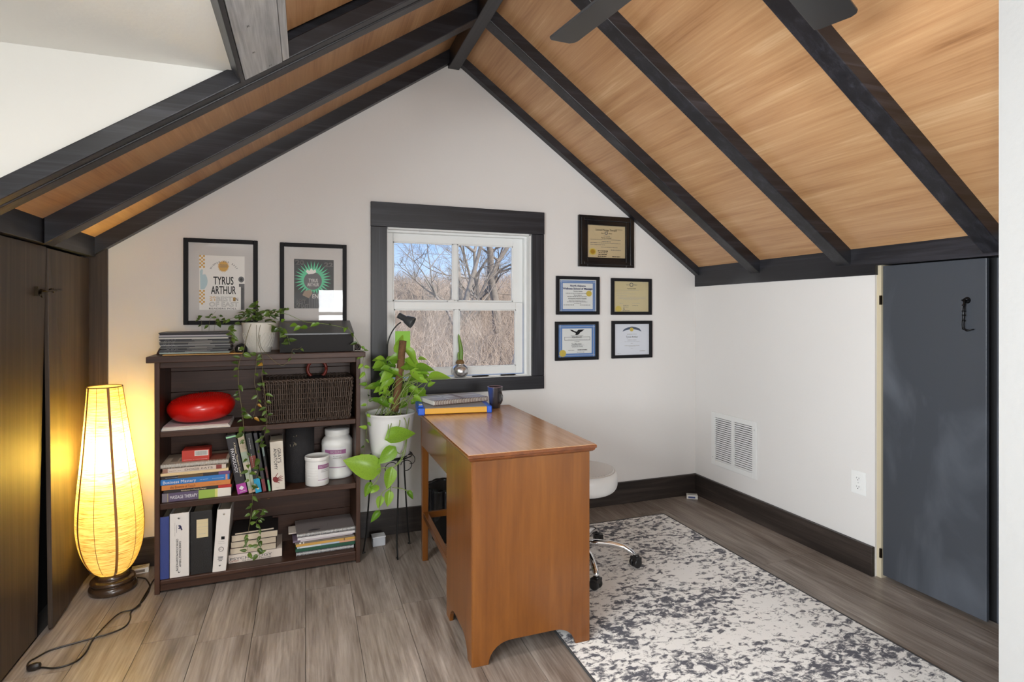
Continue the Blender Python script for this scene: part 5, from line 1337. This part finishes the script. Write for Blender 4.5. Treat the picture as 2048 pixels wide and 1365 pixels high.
MB().tube([(0, 0, .08), LT @ Vector((0, 0, .52))], .006, 8).build('lamp_stem', M['bronze'], lmp)
MB().lathe(smooth_prof([(0.0, -.036), (.012, -.036), (.016, -.02), (.030, .012), (.024, .034), (0, .044)], 3), c=(LT @ Vector((0, 0, .56))).to_tuple(), seg=20).build('bulb', M['bulb'], lmp)
bl_ = make_light('lamp_bulb_light', 'POINT', (lx - .021, ly, .63), 20, (1.0, 0.76, 0.20), radius=0.05)
pts = [onZ(x * 330 / 1700, 1100 + y * 265 / 1365, 0.004) for x, y in ((1330, 300), (1400, 290), (1470, 292), (1510, 310), (1545, 380), (1510, 470), (1450, 550), (1350, 640), (1345, 690), (1330, 740), (1290, 790), (1220, 830), (1110, 870), (1000, 900), (820, 950), (640, 1000), (500, 1045), (380, 1110), (310, 1150), (282, 1190), (290, 1228), (330, 1235), (420, 1215), (520, 1222), (600, 1215), (710, 1185), (800, 1140), (860, 1085), (900, 1030), (930, 970), (970, 910), (1060, 820), (1150, 730), (1210, 680), (1270, 650), (1360, 630), (1440, 585), (1450, 540), (1540, 385), (1570, 330), (1590, 305))]
pts = [Vector((p.x - lx, p.y - ly, .004 + (.004 if 30 < i < 37 else 0))) for i, p in enumerate(pts)]
def catmull(P, k=4):
    out = []
    for i in range(len(P) - 1):
        p0, p1, p2, p3 = P[max(i - 1, 0)], P[i], P[i + 1], P[min(i + 2, len(P) - 1)]
        for j in range(k):
            t = j / k; out.append(0.5 * ((2 * p1) + (p2 - p0) * t + (2 * p0 - 5 * p1 + 4 * p2 - p3) * t * t + (3 * p1 - p0 - 3 * p2 + p3) * t ** 3))
    out.append(P[-1]); return out
MB().tube(catmull(pts), .0030, 6).build('cord', M['cord'], lmp)
sw = onZ(68, 1335, .012)
MB().lathe(smooth_prof([(0, -.020), (.009, -.018), (.013, 0), (.009, .018), (0, .020)], 3), seg=16, m=Matrix.Translation((sw.x - lx, sw.y - ly, .0135)) @ Matrix.Rotation(radians(80), 4, 'Y')).build('cord_switch', M['cord'], lmp)

# ============================================================ small things on the floor
def bait(name, label, p, rz, wm, blue):
    e = empty(name, (p.x, p.y, 0), rz); tag(e, label, 'box')
    MB().prism([(-.036, -.022, 0), (.036, -.022, 0), (.036, .022, 0), (-.036, .022, 0)], (0, 0, .026)).build('carton', wm, e, bevel=.001, fix=True)
    MB().box((-.026, -.0225, .006), (.020, -.0219, .018)).build('label_panel', blue, e)
    MB().box((-.028, -.008, .0261), (.010, -.004, .0264)).box((-.028, .006, .0261), (.024, .009, .0264)).build('print', M['ink_grey'], e)
    return e
wc = plain('white_card', rgb(222, 220, 214), .5)
q = onZ(1388, 999, 0); bait('small_carton', 'small white carton with a blue panel in the right back corner', Vector((q.x, q.y + .022, 0)), radians(-32), wc, pmat(70, 84, 130))
q = onZ(280, 1146, 0); bait('small_carton', 'small white carton on the floor behind the floor lamp', Vector((q.x, q.y + .008, 0)), radians(8), wc, pmat(120, 110, 100))
q = onZ(758, 1094, 0)
e = empty('plastic_container', (q.x, q.y + .03, 0), radians(3)); tag(e, 'small frosted clear plastic container on the floor by the plant stand', 'container')
fz = pane_glass('frosted_plastic', (.82, .84, .86, 1), .7)
MB().box((-.034, -.028, 0), (.034, .028, .050)).build('container_body', plain('milky_plastic', rgb(186, 190, 196), .35), e, bevel=.004)
MB().box((-.036, -.030, .046), (.036, .030, .053)).build('lid', plain('milky_lid', rgb(206, 208, 212), .3), e, bevel=.002)
e = empty('waste_bin', (0.752, 3.125, 0)); tag(e, 'black waste bin lined with a shiny black bag behind the desk leg', 'bin')
MB().lathe([(0, 0), (.085, 0), (.088, .004), (.112, .285), (.116, .290), (.110, .290), (.086, .01)], seg=36).build('bin_body', plain('black_mesh', (.010, .010, .011, 1), .5, bump=.8, bscale=400), e)
rr = random.Random(4); b = MB()
ph = [rr.uniform(0, 6.28) for _ in range(6)]
def bag(s, t):
    a = 2 * pi * s; wob = .004 * sin(7 * a + ph[0]) + .003 * sin(13 * a + ph[1]) + .002 * sin(23 * a + ph[2])
    if t < .5: r_ = .106 + (.120 - .106) * (t / .5); z_ = .20 + .105 * (t / .5)
    else: r_ = .120 - .002 * (t - .5); z_ = .305 - .14 * ((t - .5) / .5) * (1 + .25 * sin(5 * a + ph[3]))
    return ((r_ + wob * (.4 + t)) * cos(a), (r_ + wob * (.4 + t)) * sin(a), z_)
b.grid(bag, 96, 14); b.build('bag_liner', plain('black_bag', (.012, .012, .014, 1), .22, bump=.4, bscale=60), e)

# ============================================================ ceiling fan
fn = empty('ceiling_fan', (0.8275, 0.92, 2.108)); tag(fn, 'dark ceiling fan, two of its blades in view at the top', 'ceiling fan')
MB().lathe([(0, -.05), (.06, -.05), (.095, -.03), (.105, .0), (.105, .06), (.085, .085), (.03, .10), (0, .10)], seg=40).build('motor_housing', M['fan'], fn)
MB().tube([(0, 0, .10), (0, 0, .60)], .013, 12).build('down_rod', M['fan'], fn)
MB().lathe([(.015, .52), (.05, .56), (.065, .602), (0, .602)], seg=28).build('canopy', M['fan'], fn)
a0 = radians(25.5)
for k in range(5):
    a = a0 + radians(72) * k
    b = MB(); w0, w1, L0, L1 = .050, .056, .15, .682
    out = [(L0, -w0), (L1 - .02, -w1), (L1 - .006, -w1 + .006), (L1, -w1 + .022), (L1 - .02, w1 - .012), (L1 - .030, w1), (L0, w0)]
    R_ = Matrix.Rotation(a, 4, 'Z') @ Matrix.Rotation(radians(-11), 4, 'X')
    b.prism([R_ @ Vector((x, y, -.004)) for x, y in out], R_.to_3x3() @ Vector((0, 0, .008)))
    bl2 = b.build('blade', M['fan'], fn, bevel=.002, fix=True)
    MB().box((.085, -.018, -.008), (.19, .018, -.001), R_).build('blade_iron', M['fan'], bl2)

# ============================================================ plants
def leaf_mesh(name, wide, fold, droop, heart=0.12, mat=None):
    """leaf of length 1 along +Y from its stalk, upper side +Z"""
    b = MB(); nu, nv = 7, 4
    def fn(s, t):
        y = s; w = wide * (sin(pi * min(1, s ** 0.62)) ** 0.9) if s < 1 else 0
        x = (t - .5) * 2 * w
        back = -heart * (1 - s) ** 3 * abs(t - .5) * 2
        return (x, y + back, fold * abs(x) - droop * s * s + .06 * sin(s * 6) * abs(x))
    b.grid(fn, nu, nv); me = b.mesh(name)
    if mat: me.materials.append(mat)
    return me
LP = [leaf_mesh('pothos_leaf_%s' % n, w, f, d, .14, M['leaf_a']) for n, w, f, d in (('broad', .36, .30, .22), ('mid', .32, .45, .10), ('curled', .30, .7, .40))]
LI = [leaf_mesh('ivy_leaf_%s' % n, w, f, d, .10, M['leaf_d']) for n, w, f, d in (('broad', .33, .35, .20), ('slim', .25, .5, .12))]
LY = leaf_mesh('yellow_leaf', .28, .5, .3, .1, M['leaf_y'])
def leaf(me, parent, base, direction, up, size):
    o = bpy.data.objects.new('leaf', me); COL.objects.link(o); o.parent = parent
    y = Vector(direction).normalized(); z = Vector(up); z = (z - y * z.dot(y))
    z = z.normalized() if z.length > 1e-4 else y.orthogonal().normalized()
    x = y.cross(z); m = Matrix((x, y, z)).transposed().to_4x4()
    o.matrix_local = Matrix.Translation(base) @ m @ Matrix.Scale(size, 4)
    return o

# ---- trailing plant in the white textured pot on the bookshelf
c = MS @ Vector((0.424, 0.145, ZT))
tp = empty('trailing_plant', c); tag(tp, 'trailing ivy-leaved plant in a white textured pot on the bookshelf', 'plant')
pm, nt, N, L, B = new_mat('white_relief_ceramic')
B.inputs['Base Color'].default_value = rgb(226, 222, 212); B.inputs['Roughness'].default_value = .45
MB().lathe([(0, 0), (.054, 0), (.056, .003), (.058, .018), (.061, .022), (.075, .100), (.0755, .104), (.079, .140), (.0795, .148), (.0755, .149), (.0745, .138), (0, .135)], seg=48).build('pot', pm, tp)
b = MB()
for k in range(26):
    for sgn in (1, -1):
        a = 2 * pi * k / 26; pts = []
        for i in range(7):
            t = i / 6; r_ = .0615 + (.0752 - .0615) * t + .0006; aa = a + sgn * t * .55
            pts.append((r_ * cos(aa), r_ * sin(aa), .024 + .074 * t))
        b.tube(pts, .0013, 4, cap=False)
b.build('relief_lattice', pm, tp, kind='stuff')
MB().lathe([(.0748, .139), (.0752, .1495), (.0735, .1495), (.073, .139)], seg=40, cap=False).build('inner_liner', plain('grey_green_liner', rgb(120, 140, 132), .5), tp)
MB().lathe([(.073, .136), (.04, .141), (0, .142)], seg=24, cap=False).build('soil', M['soil'], tp)
YV = 2.895
def vine_pts(px, Y0=YV, Y1=None):
    n = len(px) - 1
    return [onY(x, y, Y0 + ((Y1 - Y0) * i / n if Y1 else 0)) for i, (x, y) in enumerate(px)]
rr = random.Random(21)
def vine(parent, org, px, Ys, r, mat, metas, n_leaf, size, skip=0.1, yl=0.0):
    P = [onY(x, y, Y) for (x, y), Y in zip(px, Ys)]
    P = catmull([p - org for p in P], 5)
    MB().tube(P, [r * (1 - .5 * i / len(P)) for i in range(len(P))], 5).build('vine', mat, parent)
    for k in range(n_leaf):
        t = skip + (1 - skip) * (k + rr.uniform(.1, .9)) / n_leaf
        i = min(int(t * (len(P) - 1)), len(P) - 2); p = P[i]
        a = rr.uniform(0, 2 * pi)
        d = Vector((cos(a), -abs(sin(a)) * .6, rr.uniform(-.9, .35)))
        up = Vector((rr.uniform(-.4, .4), -1, rr.uniform(.1, .8)))
        leaf(LY if rr.random() < yl else rr.choice(metas), parent, p + d.normalized() * .006, d, up, size * rr.uniform(.65, 1.2))
    return P
front = lambda n, a=2.99, b_=2.985: [a, a - .03] + [2.892] * (n - 2) if n > 2 else [a, b_]
px = [(503, 646), (494, 672), (487, 702), (478, 728), (477, 770), (481, 800), (486, 840), (488, 872), (494, 905), (497, 935), (501, 965), (505, 992), (502, 1028), (497, 1062), (494, 1092), (498, 1112)]
vine(tp, c, px, [3.03, 2.95] + [2.893] * 14, .0013, M['vine_d'], LI, 38, .031, .12)
px = [(522, 645), (516, 680), (521, 700), (526, 722), (524, 752), (529, 782), (533, 815), (534, 842), (530, 868), (522, 884), (516, 905), (519, 935), (510, 962)]
vine(tp, c, px, [3.03, 2.95] + [2.890] * 11, .0012, M['vine_d'], LI, 26, .030, .2, .1)
px = [(513, 646), (513, 675), (514, 703), (512, 735), (509, 765), (516, 795), (512, 812), (505, 838), (496, 828), (488, 822)]
vine(tp, c, px, [3.03, 2.95] + [2.896] * 8, .0011, M['vine_d'], LI, 12, .028, .25, .15)
px = [(520, 668), (522, 694), (545, 720), (563, 731), (574, 726), (583, 716), (585, 700), (596, 699), (604, 694)]
vine(tp, c, px, [3.03, 2.94] + [2.897] * 7, .0011, M['vine_d'], LI, 3, .016, .5)
px = [(500, 1040), (515, 1020), (530, 1025), (512, 1045), (521, 1062), (520, 1085), (514, 1100), (520, 1118)]
vine(tp, c, px, [2.893] * 8, .0010, M['vine_d'], LI, 14, .030, .05)
px = [(535, 648), (556, 655), (572, 668), (580, 690)]
vine(tp, c, px, [3.03, 2.96, 2.93, 2.92], .0012, M['vine'], LI, 13, .030, .2)
px = [(530, 640), (555, 643), (590, 648), (608, 655), (626, 654)]
vine(tp, c, px, [3.03, 2.99, 2.96, 2.95, 2.95], .0011, M['vine_d'], LP, 4, .032, .2)
px = [(540, 632), (570, 628), (610, 644), (648, 648), (690, 656), (700, 661), (716, 685), (727, 704), (726, 728), (732, 756), (737, 790), (733, 822), (735, 850), (730, 885), (727, 915), (722, 940)]
vine(tp, c, px, [3.05, 3.04, 2.99, 2.965, 2.955, 2.945, 2.945, 2.95, 2.955, 2.955, 2.955, 2.955, 2.955, 2.955, 2.955, 2.955], .0013, M['vine'], LP[1:] + LI, 26, .030, .15)
for px in ([(510, 640), (512, 618), (516, 598)], [(500, 642), (478, 634), (450, 641), (430, 644)], [(520, 640), (545, 628), (562, 618), (582, 617)], [(505, 640), (500, 625), (488, 618)], [(525, 642), (530, 626), (545, 622)], [(498, 645), (470, 650), (458, 663), (466, 678)]):
    vine(tp, c, px, [3.05, 3.02, 2.99, 2.97][:len(px)], .0010, M['vine_d'], LI, 10, .029, .2)
for k in range(60):
    a = rr.uniform(0, 2 * pi); r_ = .075 * math.sqrt(rr.random())
    p = Vector((r_ * cos(a), r_ * sin(a), .148 + rr.uniform(.0, .055)))
    leaf(rr.choice(LI), tp, p, (cos(a), sin(a), rr.uniform(-.4, .6)), (0, -.4, 1), .032 * rr.uniform(.6, 1.2))
# a few upright sprigs behind the magazines
for px in ([(404, 664), (402, 640), (392, 636)], [(418, 662), (420, 640), (432, 622)], [(428, 662), (432, 640), (438, 630)]):
    vine(tp, c, px, [3.19, 3.19, 3.19], .0008, M['vine_d'], LI, 4, .022, .35)

# ---- pothos in the white pot on its wire stand
pc0 = Vector((0.418, 3.015, 0))
ps = empty('plant_stand', pc0); tag(ps, 'black wire plant stand with scrolls between the bookshelf and the desk', 'plant stand')
ZS = 0.520
for rad, zz_ in ((.112, ZS), (.085, ZS - .002)):
    MB().tube([(rad * cos(t), rad * sin(t), zz_) for t in [i * 2 * pi / 36 for i in range(37)]], .0035, 6).build('ring', M['black_metal'], ps)
b = MB()
for k in range(3):
    a = pi * k / 3; b.tube([(-.112 * cos(a), -.112 * sin(a), ZS - .004), (.112 * cos(a), .112 * sin(a), ZS - .004)], .003, 6)
b.build('cross_wires', M['black_metal'], ps)
for tx, ty in ((0.440, 2.925), (0.285, 3.055), (0.53, 3.10)):
    d = Vector((tx, ty, 0)) - pc0; u = d.normalized()
    MB().tube([u * .10 + Vector((0, 0, ZS)), u * .104 + Vector((0, 0, .40)), d * .92 + Vector((0, 0, .10)), d + Vector((0, 0, .030)), d + u * .004 + Vector((0, 0, .006)), d - u * .008 + Vector((0, 0, .012))], .0042, 8).build('leg', M['black_metal'], ps)
    s = MB(); 
    for sg in (1, -1):
        sd = Vector((-u.y, u.x, 0)) * sg
        pts = [u * .108 + sd * (.012 + .030 * (1 - cos(t))) + Vector((0, 0, ZS - .03 + .024 * sin(t) - t * .002)) for t in [i * .45 for i in range(12)]]
        s.tube(pts, .0022, 5)
    s.build('scroll', M['black_metal'], ps)
po = empty('potted_pothos', pc0 + Vector((0, 0, ZS + .004))); tag(po, 'bright green pothos climbing a stake in a glossy white pot', 'plant')
PO = pc0 + Vector((0, 0, ZS + .004))
MB().lathe([(0, 0), (.092, 0), (.098, .006), (.101, .03), (.121, .195), (.124, .212), (.128, .218), (.128, .224), (.122, .226), (.118, .214), (.112, .17)], seg=56).build('pot', plain('glossy_white_pot', rgb(226, 226, 226), .22, coat=.3), po)
MB().lathe([(.117, .196), (.07, .203), (0, .200)], seg=28, cap=False).build('soil', M['soil'], po)
sk = [onY(789, 822, 3.00) - PO, onY(798, 760, 2.985) - PO, onY(806, 682, 2.975) - PO]
MB().tube(catmull(sk, 4), [.022, .021, .0205, .020, .020, .0195, .019, .019, .019], 10).build('stake', plain('coir_stake', rgb(112, 82, 54), .95, vary=.35, scale=70, bump=.8, bscale=120), po)
z8 = lambda x, y: (680 + x / 2.4375, 580 + y / 2.4375)
def big(x, y, tx, ty, Y, up=(0, -.8, .6), me=None):
    a = onY(*z8(x, y), Y) - PO; b_ = onY(*z8(tx, ty), Y - .02) - PO
    leaf(me or rr.choice(LP), po, a, b_ - a, up, (b_ - a).length)
    return a
heads = [big(285, 305, 300, 225, 3.00, (-.3, -1, .2)), big(320, 295, 385, 355, 2.98, (.3, -.8, .6)), big(440, 430, 540, 415, 2.95, (0, -.5, .9), LP[0]), big(370, 385, 462, 380, 2.97, (0, -.6, .8), LP[0]),
         big(235, 725, 365, 685, 2.86, (0, -.7, .75), LP[0]), big(180, 880, 25, 830, 2.90, (-.2, -.9, .4), LP[0]), big(262, 775, 190, 850, 2.88, (0, -1, .2), LP[0]), big(250, 875, 230, 975, 2.88, (0, -1, .1), LP[1]),
         big(240, 985, 232, 1060, 2.89, (0, -1, .1)), big(190, 1085, 150, 1130, 2.90), big(200, 1010, 185, 1065, 2.90), big(330, 985, 360, 1018, 2.89), big(200, 355, 160, 380, 3.0), big(250, 400, 195, 450, 2.98),
         big(255, 440, 190, 480, 2.97), big(330, 340, 395, 375, 2.99), big(380, 440, 430, 450, 2.95), big(360, 520, 400, 545, 2.95), big(300, 420, 250, 380, 2.97), big(350, 400, 420, 440, 2.96), big(225, 470, 215, 500, 2.96), big(340, 480, 390, 500, 2.95), big(300, 330, 235, 330, 2.99), big(150, 945, 120, 1010, 2.93), big(150, 960, 165, 970, 2.92), big(185, 960, 150, 990, 2.92)]
for k in range(58):
    x, y = rr.uniform(170, 440), rr.uniform(330, 560)
    a = rr.uniform(-.6, pi + .6); l_ = rr.uniform(38, 72)
    big(x, y, x + l_ * cos(a), y - l_ * sin(a) * .5 + 12, rr.uniform(2.96, 3.10), (rr.uniform(-.5, .5), -.8, rr.uniform(.2, .9)))
for k in range(26):                                   # looping stalks around the stake
    a = rr.uniform(0, 2 * pi); r_ = rr.uniform(.02, .09)
    s0 = Vector((r_ * cos(a), r_ * sin(a), .20)); t_ = rr.choice(heads[:5] + heads[12:20])
    mid = (s0 + t_) / 2 + Vector((rr.uniform(-.06, .06), rr.uniform(-.05, .05), rr.uniform(.0, .06)))
    MB().tube(catmull([s0, mid, t_], 7), .0020, 5).build('stalk', M['vine'], po)
for path in ([(290, 600), (320, 640), (325, 720), (300, 800), (262, 775)], [(325, 720), (300, 820), (255, 880), (245, 985)], [(340, 600), (330, 680), (315, 800), (270, 860), (200, 870), (180, 880)], [(250, 960), (200, 1000), (190, 1085)], [(255, 965), (300, 970), (335, 985)], [(200, 880), (180, 930), (150, 960)], [(280, 600), (292, 650), (260, 720), (235, 725)]):
    P = [onY(*z8(x, y), 2.885 if y > 610 else 2.95) - PO for x, y in path]
    MB().tube(catmull(P, 5), .0022, 6).build('stalk', M['vine'], po)
# clip-on gooseneck light
gl = empty('gooseneck_light', pc0 + Vector((-.02, .06, ZS + .22))); tag(gl, 'small black gooseneck clip light rising from the pothos pot', 'lamp')
GO = pc0 + Vector((-.02, .06, ZS + .22))
P = [onY(x, y, 3.08) - GO for x, y in ((776, 800), (775, 740), (775, 705), (776, 685), (783, 666), (793, 652), (802, 645))]
MB().tube(catmull(P, 5), .0035, 8).build('gooseneck', M['black_metal'], gl)
h0 = onY(799, 632, 3.08) - GO; h1 = onY(823, 645, 3.05) - GO
ax = (h1 - h0).normalized(); q = frame(h0, ax.orthogonal(), ax.cross(ax.orthogonal()))
LN = (h1 - h0).length
MB().lathe([(0, -.006), (.015, -.006), (.016, -.002), (.016, LN * .48), (.018, LN * .5), (.022, LN * .54), (.031, LN * 1.0), (.031, LN * 1.12), (.028, LN * 1.12), (.020, LN * .7), (0, LN * .66)], seg=28, m=q).build('lamp_head', plain('charcoal_lamp_plastic', (.05, .055, .06, 1), .4), gl)

# ---- on the window sill: bulb vase, pebble, pens
vz = WZ0 + 0.003
vs_ = empty('bulb_vase', (0.876, YB + 0.028, vz)); tag(vs_, 'silver round vase with a sprouting amaryllis bulb on the window sill', 'vase')
MB().lathe(smooth_prof([(0, .0), (.026, .001), (.042, .014), (.050, .036), (.044, .060), (.030, .074), (.024, .080), (.026, .086)], 4), seg=40).build('vase_body', plain('brushed_silver_glaze', (.72, .72, .74, 1), .26, metal=.85), vs_)
MB().lathe(smooth_prof([(0, .078), (.022, .080), (.026, .090), (.018, .104), (.010, .110)], 3), seg=20).build('bulb', plain('papery_bulb', rgb(120, 92, 56), .8, vary=.3, scale=60), vs_)
gm = plain('sprout_green', rgb(112, 148, 58), .4)
MB().tube(catmull([Vector((.004, 0, .100)), Vector((.006, 0, .16)), Vector((-.002, 0, .215)), Vector((-.010, -.002, .262))], 6), [.0125] * 8 + [.012, .0115, .011, .010, .0095, .009, .008, .007, .0055, .003, .001], 10).build('sprout', gm, vs_)
MB().tube(catmull([Vector((-.008, -.004, .100)), Vector((-.013, -.006, .135)), Vector((-.012, -.006, .155))], 4), [.007, .0068, .0065, .006, .0055, .005, .004, .003, .001], 8).build('sprout_leaf', gm, vs_)
for lab_, px, ln, rz_, mt in (('black pen lying on the window sill near the vase', 962, .055, 4, M['black']), ('black and silver pen lying at the right of the window sill', 1016, .05, -3, M['iron'])):
    p = onZ(px, 753 if px < 1000 else 750, vz + .004)
    e = empty('pen', (p.x, YB + .020 if px < 1000 else YB + .03, vz + .0045), radians(rz_)); tag(e, lab_, 'pen', 'pens on the window sill')
    MB().tube([(-ln, 0, 0), (-ln * .9, 0, 0), (ln * .8, 0, 0), (ln, 0, 0)], [.002, .0045, .0045, .0015], 10).build('pen_barrel', mt, e)
    MB().box((-ln * .8, -.0015, .0045), (-ln * .2, .0015, .006)).build('pen_clip', M['steel'], e)
p = onZ(868, 752, vz + .01)
e = empty('pebble', (p.x, YB + .022, vz)); tag(e, 'small pale stone on the window sill beside the vase', 'stone')
MB().lathe(smooth_prof([(0, 0), (.016, .002), (.020, .010), (.012, .019), (0, .021)], 3), seg=18).build('stone_body', plain('pale_stone', rgb(190, 188, 182), .7, vary=.2, scale=80), e)

# ============================================================ outdoors
def W(x, y, dist):
    d = ray(x, y); return CAM + d * (dist / d.y)
def gz(x, y):
    t = max(0.0, y - 6.0)
    return -2.9 + 0.10 * t + 0.9 * sin(y * .11 + x * .05) * min(1, t / 10) + 0.35 * sin(x * .35 + y * .22)
b = MB(); b.grid(lambda s, t: (-60 + 140 * s, 3.9 + 90 * t * t, gz(-60 + 140 * s, 3.9 + 90 * t * t)), 60, 60)
gd = b.build('ground', M['ground']); struct(gd, 'brown winter hillside beyond the window')
def grow(b, p, d, r, ln, depth, rr, spread=.55, segs=5, lift=.12, ratio=.62, sides=5):
    pts = [p]; q = p.copy(); dd = d.copy()
    for i in range(segs):
        dd = (dd + Vector((rr.uniform(-1, 1), rr.uniform(-1, 1), rr.uniform(-.6, 1) * .6)) * .22 + Vector((0, 0, lift * .25))).normalized()
        q = q + dd * ln / segs; pts.append(q.copy())
    b.tube(pts, [r * (1 - .55 * i / segs) for i in range(segs + 1)], sides if depth > 2 else 4 if depth > 1 else 3, cap=False)
    if depth <= 0: return
    nb = rr.randint(3, 4)
    for k in range(nb):
        i = rr.randint(max(1, segs // 2 - 1), segs); base = pts[i]
        dv = (dd + Vector((rr.uniform(-1, 1), rr.uniform(-1, 1), rr.uniform(-.7, .9))) * spread * 1.5).normalized()
        grow(b, base, dv, r * rr.uniform(.42, .58), ln * ratio * rr.uniform(.75, 1.15), depth - 1, rr, spread, max(3, segs - 1), lift, ratio, sides)
def tree(name, label, px, py_base, dist, trunk_dir, r, ln, depth, seed, mat, **k):
    p = W(px, py_base, dist); g_ = gz(p.x, p.y); p = Vector((p.x, p.y, g_ - .1))
    rr_ = random.Random(seed); b = MB()
    grow(b, Vector((0, 0, 0)), Vector(trunk_dir).normalized(), r, ln, depth, rr_, **k)
    o = b.build(name, mat); o.location = p; tag(o, label, 'tree', 'bare winter trees outside the window'); return o
tree('bare_tree', 'large bare spreading tree outside the right window panes', 1000, 640, 24, (-.05, 0, 1), .27, 6.0, 7, 11, M['bark'], spread=.72, segs=5, ratio=.64)
tree('bare_tree', 'bare tree with dark spreading twigs in the upper left pane', 925, 640, 30, (-.12, 0, 1), .22, 7.0, 7, 5, M['bark'], spread=.75, segs=5, ratio=.62)
tree('bare_tree', 'pale-barked trunk at the far right of the lower right pane', 1018, 640, 15, (.02, 0, 1), .10, 6.5, 3, 9, M['bark_pale'], spread=.5, segs=7)
tree('bare_tree', 'thin bare tree low behind the left panes', 842, 640, 40, (.05, 0, 1), .14, 4.0, 6, 23, M['bark'], spread=.6, segs=4)
tree('bare_tree', 'bare tree between the two window halves in the distance', 962, 640, 36, (.05, 0, 1), .20, 6.5, 6, 31, M['bark'], spread=.65, segs=4, ratio=.66)
tree('bare_tree', 'slender bare tree at the left edge of the upper right pane', 905, 640, 22, (.16, 0, 1), .15, 5.5, 6, 41, M['bark'], spread=.75, segs=4, ratio=.66)
tree('bare_tree', 'slender bare tree behind the pale-barked trunk', 1030, 640, 28, (-.15, 0, 1), .18, 6.0, 6, 52, M['bark'], spread=.75, segs=4, ratio=.66)
rr = random.Random(78); b = MB()
for k in range(3600):
    Y = 34 + 30 * rr.random(); x = Y * rr.uniform(.02, .56); z0_ = gz(x, Y)
    tp_ = CAM_H + Y * rr.uniform(.015, .065) * (1 - .5 * rr.random()); hh = max(1.5, tp_ - z0_)
    p = Vector((x, Y, z0_)); pts = [p]; d = Vector((rr.uniform(-.15, .15), 0, 1))
    for i in range(4):
        d = (d + Vector((rr.uniform(-.2, .2), 0, 0))).normalized(); p = p + d * hh / 4; pts.append(p)
    r_ = .02 + .03 * rr.random(); b.tube(pts, [r_, r_ * .8, r_ * .6, r_ * .4, r_ * .15], 3, cap=False)
    for q in range(4):
        s_ = pts[rr.randint(1, 4)]; e_ = s_ + Vector((rr.uniform(-1.3, 1.3), rr.uniform(-.4, .4), rr.uniform(.2, 1.3))); b.tube([s_, (s_ + e_) / 2 + Vector((0, 0, .1)), e_], [r_ * .5, r_ * .35, r_ * .12], 3, cap=False)
dw = b.build('distant_woods', M['twig'], kind='stuff'); dw['label'] = 'hazy line of distant leafless woods on the horizon'; dw['category'] = 'woods'
rr = random.Random(77); b = MB()
for k in range(5200):
    Y = 9 + 26 * rr.random(); x = Y * rr.uniform(.02, .56)
    z0_ = gz(x, Y); hh = rr.uniform(.7, 3.1)
    p = Vector((x, Y, z0_)); d = Vector((rr.uniform(-.6, .6), rr.uniform(-.4, .4), 1)).normalized(); pts = [p]
    for i in range(4):
        d = (d + Vector((rr.uniform(-.5, .5), rr.uniform(-.4, .4), rr.uniform(-.25, .25)))).normalized(); p = p + d * hh / 4; pts.append(p)
    r_ = .007 + .011 * rr.random()
    b.tube(pts, [r_, r_ * .85, r_ * .65, r_ * .45, r_ * .2], 3, cap=False)
    for q in range(2):
        s_ = pts[rr.randint(1, 3)]; e_ = s_ + Vector((rr.uniform(-.7, .7), rr.uniform(-.4, .4), rr.uniform(.0, .7)))
        b.tube([s_, (s_ + e_) / 2 + Vector((0, 0, .08)), e_], [r_ * .5, r_ * .4, r_ * .15], 3, cap=False)
th = b.build('thicket', M['twig'], kind='stuff'); th['label'] = 'dense brown leafless brush covering the hillside outside'; th['category'] = 'brush'
